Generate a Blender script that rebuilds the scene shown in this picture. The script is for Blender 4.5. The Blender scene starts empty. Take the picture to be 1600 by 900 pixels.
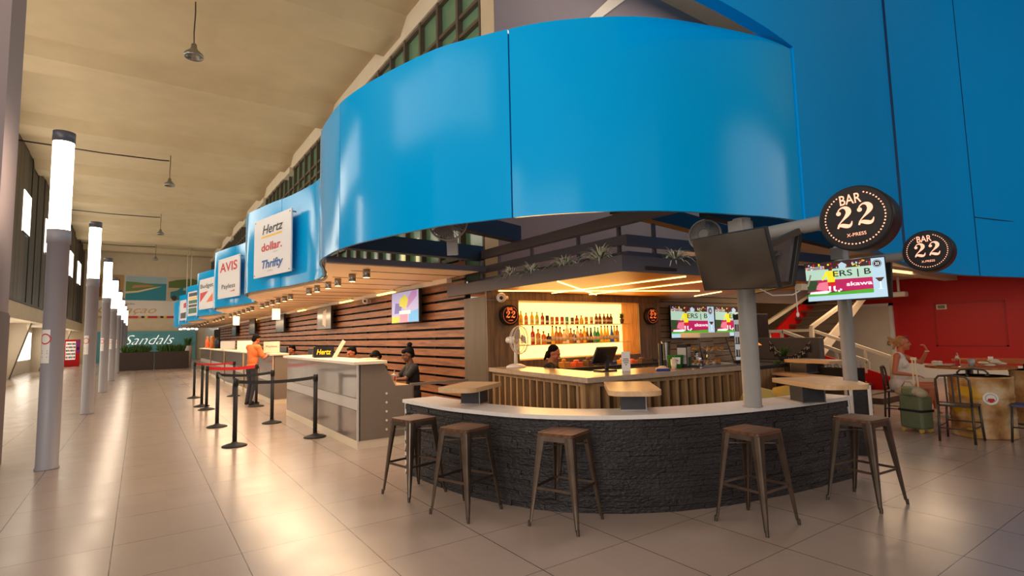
import bpy, bmesh, math, random
from mathutils import Vector, Matrix, Euler
C = bpy.context.scene.collection
scene = bpy.context.scene
PI = math.pi
random.seed(7)

# ------------------------------------------------------------------ camera
EYE = 1.58
yaw, pitch, roll = .6101, .0877, -.0225
fwd = Vector((math.sin(yaw)*math.cos(pitch), math.cos(yaw)*math.cos(pitch), math.sin(pitch)))
rgt = Vector((math.cos(yaw), -math.sin(yaw), 0)); upv = rgt.cross(fwd)
r2 = rgt*math.cos(roll) + upv*math.sin(roll); u2 = -rgt*math.sin(roll) + upv*math.cos(roll)
cam = bpy.data.cameras.new('camera'); cam.sensor_width = 36; cam.lens = 831/1600*36
cam.clip_end = 200
co = bpy.data.objects.new('camera', cam); C.objects.link(co)
co.matrix_world = Matrix(((r2.x, u2.x, -fwd.x, 0), (r2.y, u2.y, -fwd.y, 0), (r2.z, u2.z, -fwd.z, EYE), (0, 0, 0, 1)))
scene.camera = co

# ------------------------------------------------------------------ world, exposure, daylight, added fills
scene.view_settings.view_transform = 'Standard'
scene.view_settings.look = 'None'
scene.view_settings.gamma = 1.0
scene.view_settings.exposure = 0.0
scene.view_settings.use_curve_mapping = False
w = bpy.data.worlds.new('world'); scene.world = w; w.use_nodes = True
w.node_tree.nodes['Background'].inputs[0].default_value = (1.0, .90, .80, 1)
w.node_tree.nodes['Background'].inputs[1].default_value = .6

def area(name, loc, rot, sx, sy, power, col=(1, .9, .78)):
    l = bpy.data.lights.new(name, 'AREA'); l.shape = 'RECTANGLE'; l.size = sx; l.size_y = sy
    l.energy = power; l.color = col
    o = bpy.data.objects.new(name, l); C.objects.link(o); o.location = loc; o.rotation_euler = rot
    return o
# daylight that pours in low through the glazed left side of the hall
area('daylight_left', (-4.4, 34, 1.5), (0, math.radians(-100), 0), 2.2, 44, 330, (1, .9, .72))
area('daylight_slots', (-4.0, 28, 7.1), (0, math.radians(-97), 0), 1.8, 50, 1100, (1, .9, .72))
area('daylight_clerestory', (5.2, 32, 7.0), (0, math.radians(90), 0), 4, 44, 420, (1, .9, .72))
area('daylight_entrance', (-6.5, -2.5, 3.4), (math.radians(80), 0, math.radians(-50)), 7, 5, 480, (1, .94, .88))
area('fill_right', (15, -9, 6.5), (math.radians(88), 0, math.radians(8)), 9, 4, 360, (1, .95, .92))  # added fill that brightens the tall blue wall; not a known window
area('upper_fill', (9, 5.6, 9.6), (0, 0, 0), 6, 2.5, 300, (1, .9, .86))  # invented fill to lift the grey wall behind the canopy; no real fitting

# ------------------------------------------------------------------ materials
def lin(c):
    c = c/255.0
    return c/12.92 if c <= .04045 else ((c+.055)/1.055)**2.4
def rgb(r, g, b): return (lin(r), lin(g), lin(b), 1)
MC = {}
def mat(name, col, rough=.5, metal=0, emit=0, spec=.5, coat=0, noise=0, nscale=6, bump=0, bscale=40, trans=0, alpha=1, stretch=None, stint=None):
    if name in MC: return MC[name]
    m = bpy.data.materials.new(name); m.use_nodes = True; nt = m.node_tree
    b = nt.nodes['Principled BSDF']; c = rgb(*col)
    b.inputs['Base Color'].default_value = c
    b.inputs['Roughness'].default_value = rough; b.inputs['Metallic'].default_value = metal
    b.inputs['Specular IOR Level'].default_value = spec
    if coat: b.inputs['Coat Weight'].default_value = coat; b.inputs['Coat Roughness'].default_value = .08
    if trans: b.inputs['Transmission Weight'].default_value = trans
    if alpha < 1: b.inputs['Alpha'].default_value = alpha
    if stint: b.inputs['Specular Tint'].default_value = stint
    if emit:
        b.inputs['Emission Color'].default_value = c; b.inputs['Emission Strength'].default_value = emit
    if noise or bump:
        tc = nt.nodes.new('ShaderNodeTexCoord'); mp = nt.nodes.new('ShaderNodeMapping')
        nt.links.new(tc.outputs['Object'], mp.inputs[0])
        if stretch: mp.inputs['Scale'].default_value = stretch
    if noise:
        n = nt.nodes.new('ShaderNodeTexNoise'); n.inputs['Scale'].default_value = nscale; n.inputs['Detail'].default_value = 5
        nt.links.new(mp.outputs[0], n.inputs[0])
        r = nt.nodes.new('ShaderNodeValToRGB')
        r.color_ramp.elements[0].position = .3; r.color_ramp.elements[1].position = .7
        r.color_ramp.elements[0].color = tuple(x*(1-noise) for x in c[:3])+(1,)
        r.color_ramp.elements[1].color = tuple(min(1, x*(1+noise)) for x in c[:3])+(1,)
        nt.links.new(n.outputs[0], r.inputs[0]); nt.links.new(r.outputs[0], b.inputs['Base Color'])
    if bump:
        n = nt.nodes.new('ShaderNodeTexNoise'); n.inputs['Scale'].default_value = bscale
        nt.links.new(mp.outputs[0], n.inputs[0])
        bp = nt.nodes.new('ShaderNodeBump'); bp.inputs['Strength'].default_value = bump; bp.inputs['Distance'].default_value = .02
        nt.links.new(n.outputs[0], bp.inputs['Height']); nt.links.new(bp.outputs[0], b.inputs['Normal'])
    MC[name] = m
    return m

def mathn(nt, op, a, b=None, c=None):
    n = nt.nodes.new('ShaderNodeMath'); n.operation = op
    for i, v in enumerate((a, b, c)):
        if v is None: continue
        if isinstance(v, (int, float)): n.inputs[i].default_value = v
        else: nt.links.new(v, n.inputs[i])
    return n.outputs[0]

def floor_material():
    m = bpy.data.materials.new('floor_tiles'); m.use_nodes = True; nt = m.node_tree; b = nt.nodes['Principled BSDF']
    tc = nt.nodes.new('ShaderNodeTexCoord'); sp = nt.nodes.new('ShaderNodeSeparateXYZ'); nt.links.new(tc.outputs['Object'], sp.inputs[0])
    def line(s, off, wd):
        t = mathn(nt, 'DIVIDE', mathn(nt, 'SUBTRACT', s, off-.4), .8)
        f = mathn(nt, 'FRACT', t)
        d = mathn(nt, 'ABSOLUTE', mathn(nt, 'SUBTRACT', f, .5))
        return mathn(nt, 'LESS_THAN', d, wd/.8/2), mathn(nt, 'FLOOR', t)
    lx, ix = line(sp.outputs[0], .673, .007); ly, iy = line(sp.outputs[1], .5628, .0045)
    g = mathn(nt, 'MAXIMUM', lx, ly)
    cb = nt.nodes.new('ShaderNodeCombineXYZ'); nt.links.new(ix, cb.inputs[0]); nt.links.new(iy, cb.inputs[1])
    wn = nt.nodes.new('ShaderNodeTexWhiteNoise'); nt.links.new(cb.outputs[0], wn.inputs[0])
    ns = nt.nodes.new('ShaderNodeTexNoise'); ns.inputs['Scale'].default_value = 1.3; ns.inputs['Detail'].default_value = 4
    nt.links.new(tc.outputs['Object'], ns.inputs[0])
    v = mathn(nt, 'ADD', mathn(nt, 'MULTIPLY', wn.outputs[0], .05), mathn(nt, 'MULTIPLY', ns.outputs[0], .12))
    v = mathn(nt, 'ADD', v, .88)
    mx = nt.nodes.new('ShaderNodeMix'); mx.data_type = 'RGBA'
    nt.links.new(g, mx.inputs[0])
    mul = nt.nodes.new('ShaderNodeMix'); mul.data_type = 'RGBA'; mul.blend_type = 'MULTIPLY'; mul.inputs[0].default_value = 1
    mul.inputs[6].default_value = rgb(172, 153, 142)
    cc = nt.nodes.new('ShaderNodeCombineColor')
    for i in range(3): nt.links.new(v, cc.inputs[i])
    nt.links.new(cc.outputs[0], mul.inputs[7])
    nt.links.new(mul.outputs[2], mx.inputs[6]); mx.inputs[7].default_value = rgb(70, 56, 48)
    nt.links.new(mx.outputs[2], b.inputs['Base Color'])
    b.inputs['Roughness'].default_value = .2
    n2 = nt.nodes.new('ShaderNodeTexNoise'); n2.inputs['Scale'].default_value = 3
    nt.links.new(tc.outputs['Object'], n2.inputs[0])
    nt.links.new(mathn(nt, 'ADD', mathn(nt, 'MULTIPLY', n2.outputs[0], .12), .17), b.inputs['Roughness'])
    bp = nt.nodes.new('ShaderNodeBump'); bp.inputs['Strength'].default_value = .25; bp.inputs['Distance'].default_value = .003
    bp.invert = True
    nt.links.new(g, bp.inputs['Height']); nt.links.new(bp.outputs[0], b.inputs['Normal'])
    return m

def stone_material():
    # stacked ledge stone painted black; coordinates: UV (u = metres along the wall, v = height)
    m = bpy.data.materials.new('black_stacked_stone'); m.use_nodes = True; nt = m.node_tree; b = nt.nodes['Principled BSDF']
    tc = nt.nodes.new('ShaderNodeTexCoord')
    br = nt.nodes.new('ShaderNodeTexBrick')
    br.inputs['Scale'].default_value = 1; br.inputs['Mortar Size'].default_value = .005
    br.inputs['Brick Width'].default_value = .36; br.inputs['Row Height'].default_value = .052
    br.inputs['Color1'].default_value = (.25, .25, .25, 1); br.inputs['Color2'].default_value = (1, 1, 1, 1); br.inputs['Mortar'].default_value = (0, 0, 0, 1)
    br.offset = .37; br.squash = .7; br.squash_frequency = 3
    nt.links.new(tc.outputs['UV'], br.inputs['Vector'])
    no = nt.nodes.new('ShaderNodeTexNoise'); no.inputs['Scale'].default_value = 22; no.inputs['Detail'].default_value = 6
    nt.links.new(tc.outputs['UV'], no.inputs[0])
    h = mathn(nt, 'SUBTRACT', mathn(nt, 'ADD', mathn(nt, 'MULTIPLY', br.outputs[0], .7), mathn(nt, 'MULTIPLY', no.outputs[0], .6)), mathn(nt, 'MULTIPLY', br.outputs[1], 1.6))
    bp = nt.nodes.new('ShaderNodeBump'); bp.inputs['Strength'].default_value = 1; bp.inputs['Distance'].default_value = .03
    nt.links.new(h, bp.inputs['Height']); nt.links.new(bp.outputs[0], b.inputs['Normal'])
    b.inputs['Base Color'].default_value = rgb(37, 33, 34); b.inputs['Roughness'].default_value = .65
    return m

def wood_material(name, c1, c2, axis='X', rough=.45, scale=3.0):
    m = bpy.data.materials.new(name); m.use_nodes = True; nt = m.node_tree; b = nt.nodes['Principled BSDF']
    tc = nt.nodes.new('ShaderNodeTexCoord'); mp = nt.nodes.new('ShaderNodeMapping')
    s = {'X': (.6, 9, 9), 'Y': (9, .6, 9), 'Z': (9, 9, .6)}[axis]
    mp.inputs['Scale'].default_value = s
    nt.links.new(tc.outputs['Object'], mp.inputs[0])
    n = nt.nodes.new('ShaderNodeTexNoise'); n.inputs['Scale'].default_value = scale; n.inputs['Detail'].default_value = 6; n.inputs['Distortion'].default_value = .4
    nt.links.new(mp.outputs[0], n.inputs[0])
    r = nt.nodes.new('ShaderNodeValToRGB'); r.color_ramp.elements[0].position = .32; r.color_ramp.elements[1].position = .68
    r.color_ramp.elements[0].color = rgb(*c1); r.color_ramp.elements[1].color = rgb(*c2)
    nt.links.new(n.outputs[0], r.inputs[0]); nt.links.new(r.outputs[0], b.inputs['Base Color'])
    b.inputs['Roughness'].default_value = rough
    bp = nt.nodes.new('ShaderNodeBump'); bp.inputs['Strength'].default_value = .15; bp.inputs['Distance'].default_value = .003
    nt.links.new(n.outputs[0], bp.inputs['Height']); nt.links.new(bp.outputs[0], b.inputs['Normal'])
    return m

M = {}
M['floor'] = floor_material(); M['stone'] = stone_material()
M['ceiling'] = mat('ceiling_plaster', (192, 171, 138), .85, noise=.06, nscale=1.2, bump=.08, bscale=8)
M['plaster'] = mat('beige_plaster', (205, 186, 158), .85, noise=.05, nscale=2)
M['whitewall'] = mat('white_plaster', (222, 208, 186), .8, noise=.04, nscale=2)
M['greywall'] = mat('grey_plaster', (122, 106, 100), .8, noise=.05, nscale=1.5)
M['darkpanel'] = mat('dark_cladding', (50, 42, 35), .6, noise=.15, nscale=2, stretch=(1, 1, .1))
M['darkpanel2'] = mat('brown_cladding', (78, 64, 49), .6, noise=.12, nscale=2, stretch=(1, 1, .1))
M['blue'] = mat('blue_panel', (0, 168, 240), .15, 0, spec=.2, stint=(.5, .8, 1, 1))
M['bluewall'] = mat('blue_wall_panel', (0, 166, 250), .4, 0, spec=.08, stint=(.4, .75, 1, 1))
M['seam'] = mat('seam_dark', (10, 50, 80), .6)
M['navy'] = mat('navy_steel', (24, 36, 52), .5)
M['charcoal'] = mat('charcoal_paint', (92, 86, 92), .6)
M['black'] = mat('black_plastic', (22, 21, 22), .4)
M['blackmatte'] = mat('black_matte', (30, 28, 28), .7)
M['screenoff'] = mat('dark_glass_screen', (16, 15, 14), .12, spec=.8)
M['steelpost'] = mat('grey_paint_post', (150, 146, 142), .5, noise=.04, nscale=5)
M['polegrey'] = mat('pole_grey', (152, 148, 154), .45, 0)
M['polecap'] = mat('pole_cap', (92, 92, 100), .4, .3)
M['lamp'] = mat('lamp_diffuser', (255, 232, 205), .5, emit=11)
M['white'] = mat('white_paint', (232, 226, 218), .45)
M['whiteplastic'] = mat('white_plastic', (214, 208, 198), .4)
M['cream'] = mat('cream_laminate', (222, 205, 178), .4)
M['quartz'] = mat('white_quartz', (224, 216, 210), .3, noise=.05, nscale=12)
M['gun'] = mat('gunmetal', (108, 94, 82), .3, .85, noise=.18, nscale=9)
M['gundark'] = mat('gunmetal_dark', (86, 77, 70), .45, .7)
M['seatwood'] = wood_material('dark_seat_wood', (62, 34, 22), (118, 74, 48), 'X')
M['slat'] = wood_material('slat_wall_wood', (104, 62, 36), (152, 96, 58), 'Y', .5)
M['slatback'] = mat('slat_backing', (14, 11, 10), .9)
M['panelwood'] = wood_material('bar_panel_wood', (84, 66, 50), (124, 102, 80), 'Z', .5)
M['oak'] = wood_material('oak_table', (204, 164, 122), (216, 178, 134), 'X', .35)
M['counterwood'] = wood_material('counter_slat_wood', (132, 98, 62), (168, 130, 86), 'Z', .5)
M['counterback'] = mat('counter_backing', (96, 70, 44), .7)
M['countertop'] = mat('stone_bar_top', (176, 152, 130), .25, noise=.1, nscale=14)
M['led'] = mat('led_strip', (255, 206, 110), .5, emit=7)
M['backlit'] = mat('backlit_panel', (255, 206, 112), .5, emit=3.0)
M['orangepaint'] = mat('canopy_soffit', (236, 150, 44), .45)
M['soffit'] = mat('peach_soffit', (252, 224, 190), .6)
M['steel'] = mat('brushed_steel', (150, 148, 145), .3, .85, noise=.1, nscale=4, stretch=(1, 1, 6))
M['laminate'] = mat('grey_laminate', (158, 148, 140), .14, .35, noise=.06, nscale=3)
M['laminatedark'] = mat('dark_grey_laminate', (122, 108, 95), .5, noise=.05, nscale=30)
M['laminatelight'] = mat('light_band_laminate', (190, 182, 176), .3, .1)
M['red'] = mat('red_wall_paint', (186, 5, 4), .55)
M['redgloss'] = mat('red_metal', (190, 8, 8), .4)
M['redbelt'] = mat('red_belt', (200, 14, 22), .6)
M['teal'] = mat('teal_board', (86, 152, 162), .5, noise=.08, nscale=2)
M['glassgreen'] = mat('green_tinted_glass', (104, 140, 112), .2, spec=.5)
M['frame'] = mat('bronze_mullion', (92, 80, 68), .5)
M['winlit'] = mat('daylit_glazing', (255, 244, 226), .5, emit=2.6)
M['yellow'] = mat('yellow_plastic', (206, 176, 84), .5)
M['skin_tan'] = mat('skin_tan', (176, 104, 68), .55)
M['skin_dark'] = mat('skin_dark', (104, 62, 42), .55)
M['skin_fair'] = mat('skin_sunned', (190, 108, 72), .55)
M['hairblack'] = mat('black_hair', (13, 9, 8), .8, spec=.15, bump=.4, bscale=60)
M['hairblond'] = mat('blond_hair', (176, 128, 76), .6, noise=.25, nscale=20, bump=.6, bscale=50)
M['orangeshirt'] = mat('orange_cotton', (232, 124, 62), .8, bump=.2, bscale=14)
M['blackcloth'] = mat('black_cotton', (30, 27, 28), .85, bump=.2, bscale=14)
M['whitecloth'] = mat('white_cotton', (222, 208, 196), .8, bump=.2, bscale=12)
M['pants'] = mat('charcoal_jersey', (58, 54, 58), .85)
M['green_case'] = mat('green_shell', (112, 122, 92), .4)
M['beigebag'] = mat('beige_canvas', (170, 156, 130), .8)
M['leaf'] = mat('leaf_green', (70, 106, 44), .5, noise=.3, nscale=9)
M['spider'] = mat('spider_leaf', (240, 236, 206), .5, noise=.3, nscale=14)
M['planter'] = mat('planter_brown', (62, 46, 40), .6, noise=.08, nscale=3)
M['plate'] = mat('brown_wood_step', (92, 70, 58), .6)
def em(name, c, s=1.0): return mat(name, c, .5, emit=s)

# ------------------------------------------------------------------ mesh builder
class MB:
    def __init__(s): s.v = []; s.f = []; s.m = []; s.sm = []; s.uv = {}
    def add(s, vs, fs, mi=0, smooth=False, T=None):
        o = len(s.v)
        s.v += [tuple(T @ Vector(p)) if T is not None else tuple(p) for p in vs]
        for f in fs: s.f.append(tuple(i+o for i in f)); s.m.append(mi); s.sm.append(smooth)
        return s
    def box(s, x0, x1, y0, y1, z0, z1, mi=0, T=None):
        vs = [(x, y, z) for z in (z0, z1) for y in (y0, y1) for x in (x0, x1)]
        return s.add(vs, [(0, 2, 3, 1), (4, 5, 7, 6), (0, 1, 5, 4), (2, 6, 7, 3), (0, 4, 6, 2), (1, 3, 7, 5)], mi, False, T)
    def cyl(s, p0, p1, r0, r1=None, n=16, mi=0, smooth=True, T=None, caps=True):
        r1 = r0 if r1 is None else r1
        p0 = Vector(p0); p1 = Vector(p1); d = (p1-p0).normalized()
        a = d.orthogonal().normalized(); b = d.cross(a)
        vs = []; fs = []
        for p, r in ((p0, r0), (p1, r1)):
            vs += [p + (a*math.cos(2*PI*i/n) + b*math.sin(2*PI*i/n))*r for i in range(n)]
        for i in range(n): fs.append((i, (i+1) % n, n+(i+1) % n, n+i))
        s.add(vs, fs, mi, smooth, T)
        if caps: s.add(vs, [tuple(range(n-1, -1, -1)), tuple(range(n, 2*n))], mi, False, T)
        return s
    def tube(s, pts, r, n=8, mi=0, T=None, closed=False):
        P = [Vector(p) for p in pts]; N = len(P); vs = []; fs = []; a = None
        for i, p in enumerate(P):
            if closed: d = (P[(i+1) % N]-P[i-1]).normalized()
            else: d = (P[min(i+1, N-1)]-P[max(i-1, 0)]).normalized()
            if a is None: a = d.orthogonal().normalized()
            a = (a - d*a.dot(d)); a = a.normalized() if a.length > 1e-6 else d.orthogonal().normalized()
            b = d.cross(a); rr = r[i] if isinstance(r, (list, tuple)) else r
            vs += [p+(a*math.cos(2*PI*k/n)+b*math.sin(2*PI*k/n))*rr for k in range(n)]
        for i in range(N if closed else N-1):
            j = (i+1) % N
            for k in range(n): fs.append((i*n+k, i*n+(k+1) % n, j*n+(k+1) % n, j*n+k))
        if not closed: fs += [tuple(range(n-1, -1, -1)), tuple(range((N-1)*n, N*n))]
        return s.add(vs, fs, mi, True, T)
    def bar(s, p0, p1, w, h, mi=0, up=(0, 0, 1), T=None):
        p0 = Vector(p0); p1 = Vector(p1); d = (p1-p0).normalized(); u = Vector(up)
        sd = d.cross(u)
        sd = sd.normalized() if sd.length > 1e-6 else Vector((1, 0, 0)); u = sd.cross(d).normalized()
        vs = [p + sd*a*w/2 + u*b*h/2 for p in (p0, p1) for a, b in ((-1, -1), (1, -1), (1, 1), (-1, 1))]
        return s.add(vs, [(3, 2, 1, 0), (4, 5, 6, 7), (0, 1, 5, 4), (1, 2, 6, 5), (2, 3, 7, 6), (3, 0, 4, 7)], mi, False, T)
    def lathe(s, prof, n=20, mi=0, T=None, c=(0, 0)):
        vs = []; fs = []
        for r, z in prof: vs += [(c[0]+max(r, 1e-4)*math.cos(2*PI*i/n), c[1]+max(r, 1e-4)*math.sin(2*PI*i/n), z) for i in range(n)]
        for j in range(len(prof)-1):
            for i in range(n): fs.append((j*n+i, j*n+(i+1) % n, (j+1)*n+(i+1) % n, (j+1)*n+i))
        fs += [tuple(range(n-1, -1, -1)), tuple(range((len(prof)-1)*n, len(prof)*n))]
        return s.add(vs, fs, mi, True, T)
    def prism(s, poly, z0, z1, mi=0, T=None, smooth=False):
        n = len(poly); vs = [(x, y, z0) for x, y in poly]+[(x, y, z1) for x, y in poly]
        s.add(vs, [(i, (i+1) % n, n+(i+1) % n, n+i) for i in range(n)], mi, smooth, T)
        return s.add(vs, [tuple(range(n-1, -1, -1)), tuple(range(n, 2*n))], mi, False, T)
    def flat(s, poly, y, mi=0, T=None):      # polygon in the XZ plane, facing -Y
        return s.add([(x, y, z) for x, z in poly], [tuple(range(len(poly)))], mi, False, T)
    def ell(s, c, r, n=16, m=10, mi=0, T=None):
        c = Vector(c); rx, ry, rz = r if isinstance(r, (tuple, list)) else (r, r, r)
        vs = []; fs = []
        for j in range(m+1):
            t = PI*j/m - PI/2
            q = max(math.cos(t), 1e-3)
            vs += [(c.x+rx*q*math.cos(2*PI*i/n), c.y+ry*q*math.sin(2*PI*i/n), c.z+rz*math.sin(t)) for i in range(n)]
        for j in range(m):
            for i in range(n): fs.append((j*n+i, j*n+(i+1) % n, (j+1)*n+(i+1) % n, (j+1)*n+i))
        fs += [tuple(range(n-1, -1, -1)), tuple(range(m*n, (m+1)*n))]
        return s.add(vs, fs, mi, True, T)
    def capsule(s, p0, r0, p1, r1, n=12, mi=0, T=None):
        p0 = Vector(p0); p1 = Vector(p1); d = (p1-p0).normalized()
        pts = []; rs = []
        for k in range(4): a = PI/2*k/4; pts.append(p0-d*r0*math.cos(a)); rs.append(max(r0*math.sin(a), 1e-3))
        pts += [p0, p1]; rs += [r0, r1]
        for k in range(3, -1, -1): a = PI/2*k/4; pts.append(p1+d*r1*math.cos(a)); rs.append(max(r1*math.sin(a), 1e-3))
        return s.tube(pts, rs, n, mi, T)
    def build(s, name, mats, parent=None, loc=None, rz=0, label=None, cat=None, group=None, kind=None, bevel=0, mods=None, mw=None):
        me = bpy.data.meshes.new(name); me.from_pydata(s.v, [], s.f)
        mats = mats if isinstance(mats, (list, tuple)) else [mats]
        for m in mats: me.materials.append(M[m] if isinstance(m, str) else m)
        me.polygons.foreach_set('material_index', s.m); me.polygons.foreach_set('use_smooth', s.sm)
        if s.uv:
            ul = me.uv_layers.new(name='UVMap')
            for p in me.polygons:
                if p.index in s.uv:
                    for li, q in zip(p.loop_indices, s.uv[p.index]): ul.data[li].uv = q
        me.update()
        o = bpy.data.objects.new(name, me); C.objects.link(o)
        if parent is not None: o.parent = parent
        if loc is not None: o.location = loc
        if rz: o.rotation_euler = (0, 0, rz)
        if mw is not None: o.matrix_world = mw
        tag(o, label, cat, group, kind)
        if bevel:
            bm = o.modifiers.new('bevel', 'BEVEL'); bm.width = bevel; bm.segments = 2; bm.limit_method = 'ANGLE'
        for t, kw in (mods or []):
            md = o.modifiers.new(t, t)
            for k, v in kw.items(): setattr(md, k, v)
        return o
def tag(o, label=None, cat=None, group=None, kind=None):
    if label: o['label'] = label
    if cat: o['category'] = cat
    if group: o['group'] = group
    if kind: o['kind'] = kind
    return o
def thing(name, label, cat, loc=(0, 0, 0), rz=0, group=None, mw=None, kind=None):
    o = bpy.data.objects.new(name, None); o.empty_display_size = .1; C.objects.link(o)
    if mw is not None: o.matrix_world = mw
    else: o.location = loc; o.rotation_euler = (0, 0, rz)
    return tag(o, label, cat, group, kind)
def dup(o, loc=None, rz=None, label=None, group=None, scale=None, parent=None):
    c = o.copy(); C.objects.link(c)
    if parent is not None: c.parent = parent
    if loc is not None: c.location = loc
    if rz is not None: c.rotation_euler = (0, 0, rz)
    if scale is not None: c.scale = scale
    if label: c['label'] = label
    if group: c['group'] = group
    for ch in [x for x in C.objects if x.parent == o]: dup(ch, parent=c)
    return c
def face_matrix(loc, n, tilt=0, rollz=0):
    """local -Y looks along n (azimuth of n given), tilted down by tilt"""
    nv = Vector((math.cos(n)*math.cos(tilt), math.sin(n)*math.cos(tilt), -math.sin(tilt)))
    f = -nv; right = f.cross(Vector((0, 0, 1))).normalized(); up = right.cross(f).normalized()
    if rollz: right, up = right*math.cos(rollz)+up*math.sin(rollz), -right*math.sin(rollz)+up*math.cos(rollz)
    return Matrix(((right.x, f.x, up.x, loc[0]), (right.y, f.y, up.y, loc[1]), (right.z, f.z, up.z, loc[2]), (0, 0, 0, 1)))

TXT = {}
def text(mb, s, x, z, h, mi=0, y=0, shear=0, bold=0, width=None, T=None, depth=.004, align='CENTER', rot=0):
    """lettering in the XZ plane reading toward -Y; z is the baseline, h the cap height"""
    key = (s, shear, bold, align)
    if key not in TXT:
        cu = bpy.data.curves.new('txt', 'FONT'); cu.body = s; cu.size = 1; cu.shear = shear; cu.offset = bold; cu.align_x = align
        cu.resolution_u = 3
        ob = bpy.data.objects.new('txt', cu); C.objects.link(ob)
        dg = bpy.context.evaluated_depsgraph_get(); dg.update()
        me = bpy.data.meshes.new_from_object(ob.evaluated_get(dg))
        TXT[key] = ([tuple(v.co) for v in me.vertices], [tuple(p.vertices) for p in me.polygons])
        bpy.data.objects.remove(ob); bpy.data.curves.remove(cu); bpy.data.meshes.remove(me)
    vs, fs = TXT[key]
    if not vs: return
    sc = h/.69; sx = sc
    if width:
        w0 = max(v[0] for v in vs)-min(v[0] for v in vs); sx = width/w0
    ca, sa = math.cos(rot), math.sin(rot)
    q = [(v[0]*sx, v[1]*sc) for v in vs]
    mb.add([(x+a*ca-b*sa, y-depth, z+a*sa+b*ca) for a, b in q], fs, mi, False, T)
def swash2(mb, x, z, h, mi=0, y=0, T=None):
    path = [(.10, .76, .05), (.16, .89, .05), (.30, .98, .07), (.45, .95, .15), (.54, .84, .22), (.55, .71, .22), (.46, .57, .16), (.33, .44, .09), (.18, .30, .05), (.07, .17, .05)]
    base = [(.04, .03, .07), (.10, .14, .1), (.22, .15, .16), (.36, .10, .19), (.50, .07, .16), (.60, .14, .09), (.65, .28, .03)]
    for pth in (path, base):
        L = []; R_ = []
        pts = []
        for i in range(len(pth)-1):
            for k in range(4):
                t = k/4; p0 = pth[max(i-1, 0)]; p1 = pth[i]; p2 = pth[i+1]; p3 = pth[min(i+2, len(pth)-1)]
                pts.append(tuple(.5*((2*b)+(c-a)*t+(2*a-5*b+4*c-d)*t*t+(-a+3*b-3*c+d)*t**3) for a, b, c, d in zip(p0, p1, p2, p3)))
        pts.append(pth[-1])
        for i, p in enumerate(pts):
            a = pts[max(i-1, 0)]; b = pts[min(i+1, len(pts)-1)]
            dx, dz = b[0]-a[0], b[1]-a[1]; l = math.hypot(dx, dz) or 1
            L.append((p[0]-dz/l*p[2]/2, p[1]+dx/l*p[2]/2)); R_.append((p[0]+dz/l*p[2]/2, p[1]-dx/l*p[2]/2))
        n = len(L); vs = [(x+a*h, y-.004, z+b*h) for a, b in L+R_]
        mb.add(vs, [(i, n+i, n+i+1, i+1) for i in range(n-1)], mi, False, T)
    mb.flat([(x+(.14+.1*math.cos(-2*PI*i/14))*h, z+(.73+.1*math.sin(-2*PI*i/14))*h) for i in range(14)], y-.005, mi, T)

def curve_pts(pts, step=.12):
    out = []
    P = [Vector(p) for p in pts]
    for i in range(len(P)-1):
        p0 = P[max(i-1, 0)]; p1 = P[i]; p2 = P[i+1]; p3 = P[min(i+2, len(P)-1)]
        n = max(2, int((p2-p1).length/step))
        for k in range(n):
            t = k/n; out.append(.5*((2*p1)+(p2-p0)*t+(2*p0-5*p1+4*p2-p3)*t*t+(-p0+3*p1-3*p2+p3)*t**3))
    out.append(P[-1]); return out
def offset(pts, d):
    out = []
    for i, p in enumerate(pts):
        t = (pts[min(i+1, len(pts)-1)]-pts[max(i-1, 0)]).normalized()
        out.append(Vector((p.x - t.y*d, p.y + t.x*d)))
    return out
def strip_wall(mb, pts, d0, d1, z0, z1, mi=0, smooth=True, uv=False, lim=None):
    """wall following plan points between offsets d0 and d1 (left of travel positive)"""
    A = offset(pts, d0); B = offset(pts, d1); n = len(pts)
    ls = [0]
    for i in range(1, n): ls.append(ls[-1]+(A[i]-A[i-1]).length)
    def side(P, flip):
        base = len(mb.f)
        vs = [(p.x, p.y, z) for z in (z0, z1) for p in P]
        fs = [((i+1, i, n+i, n+i+1) if flip else (i, i+1, n+i+1, n+i)) for i in range(n-1)]
        mb.add(vs, fs, mi, smooth)
        if uv:
            for i in range(n-1):
                q = [(ls[i+1], z0), (ls[i], z0), (ls[i], z1), (ls[i+1], z1)] if flip else [(ls[i], z0), (ls[i+1], z0), (ls[i+1], z1), (ls[i], z1)]
                mb.uv[base+i] = q
    side(A, d0 > d1); side(B, d0 < d1)
    for z, fl in ((z0, True), (z1, False)):
        vs = [(p.x, p.y, z) for p in A]+[(p.x, p.y, z) for p in B]
        mb.add(vs, [(i, n+i, n+i+1, i+1) for i in range(n-1)], mi, False)
    for k in (0, n-1):
        base = len(mb.f)
        a, b = A[k], B[k]; mb.add([(a.x, a.y, z0), (b.x, b.y, z0), (b.x, b.y, z1), (a.x, a.y, z1)], [(0, 1, 2, 3)], mi, False)
        if uv: mb.uv[base] = [(0, z0), ((a-b).length, z0), ((a-b).length, z1), (0, z1)]

ORD = ['first', 'second', 'third', 'fourth', 'fifth', 'sixth', 'seventh', 'eighth', 'ninth', 'tenth', 'eleventh', 'twelfth', 'thirteenth', 'fourteenth', 'fifteenth', 'sixteenth', 'seventeenth', 'eighteenth', 'nineteenth', 'twentieth', 'twenty-first', 'twenty-second', 'twenty-third', 'twenty-fourth', 'twenty-fifth', 'twenty-sixth', 'twenty-seventh', 'twenty-eighth']

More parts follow.
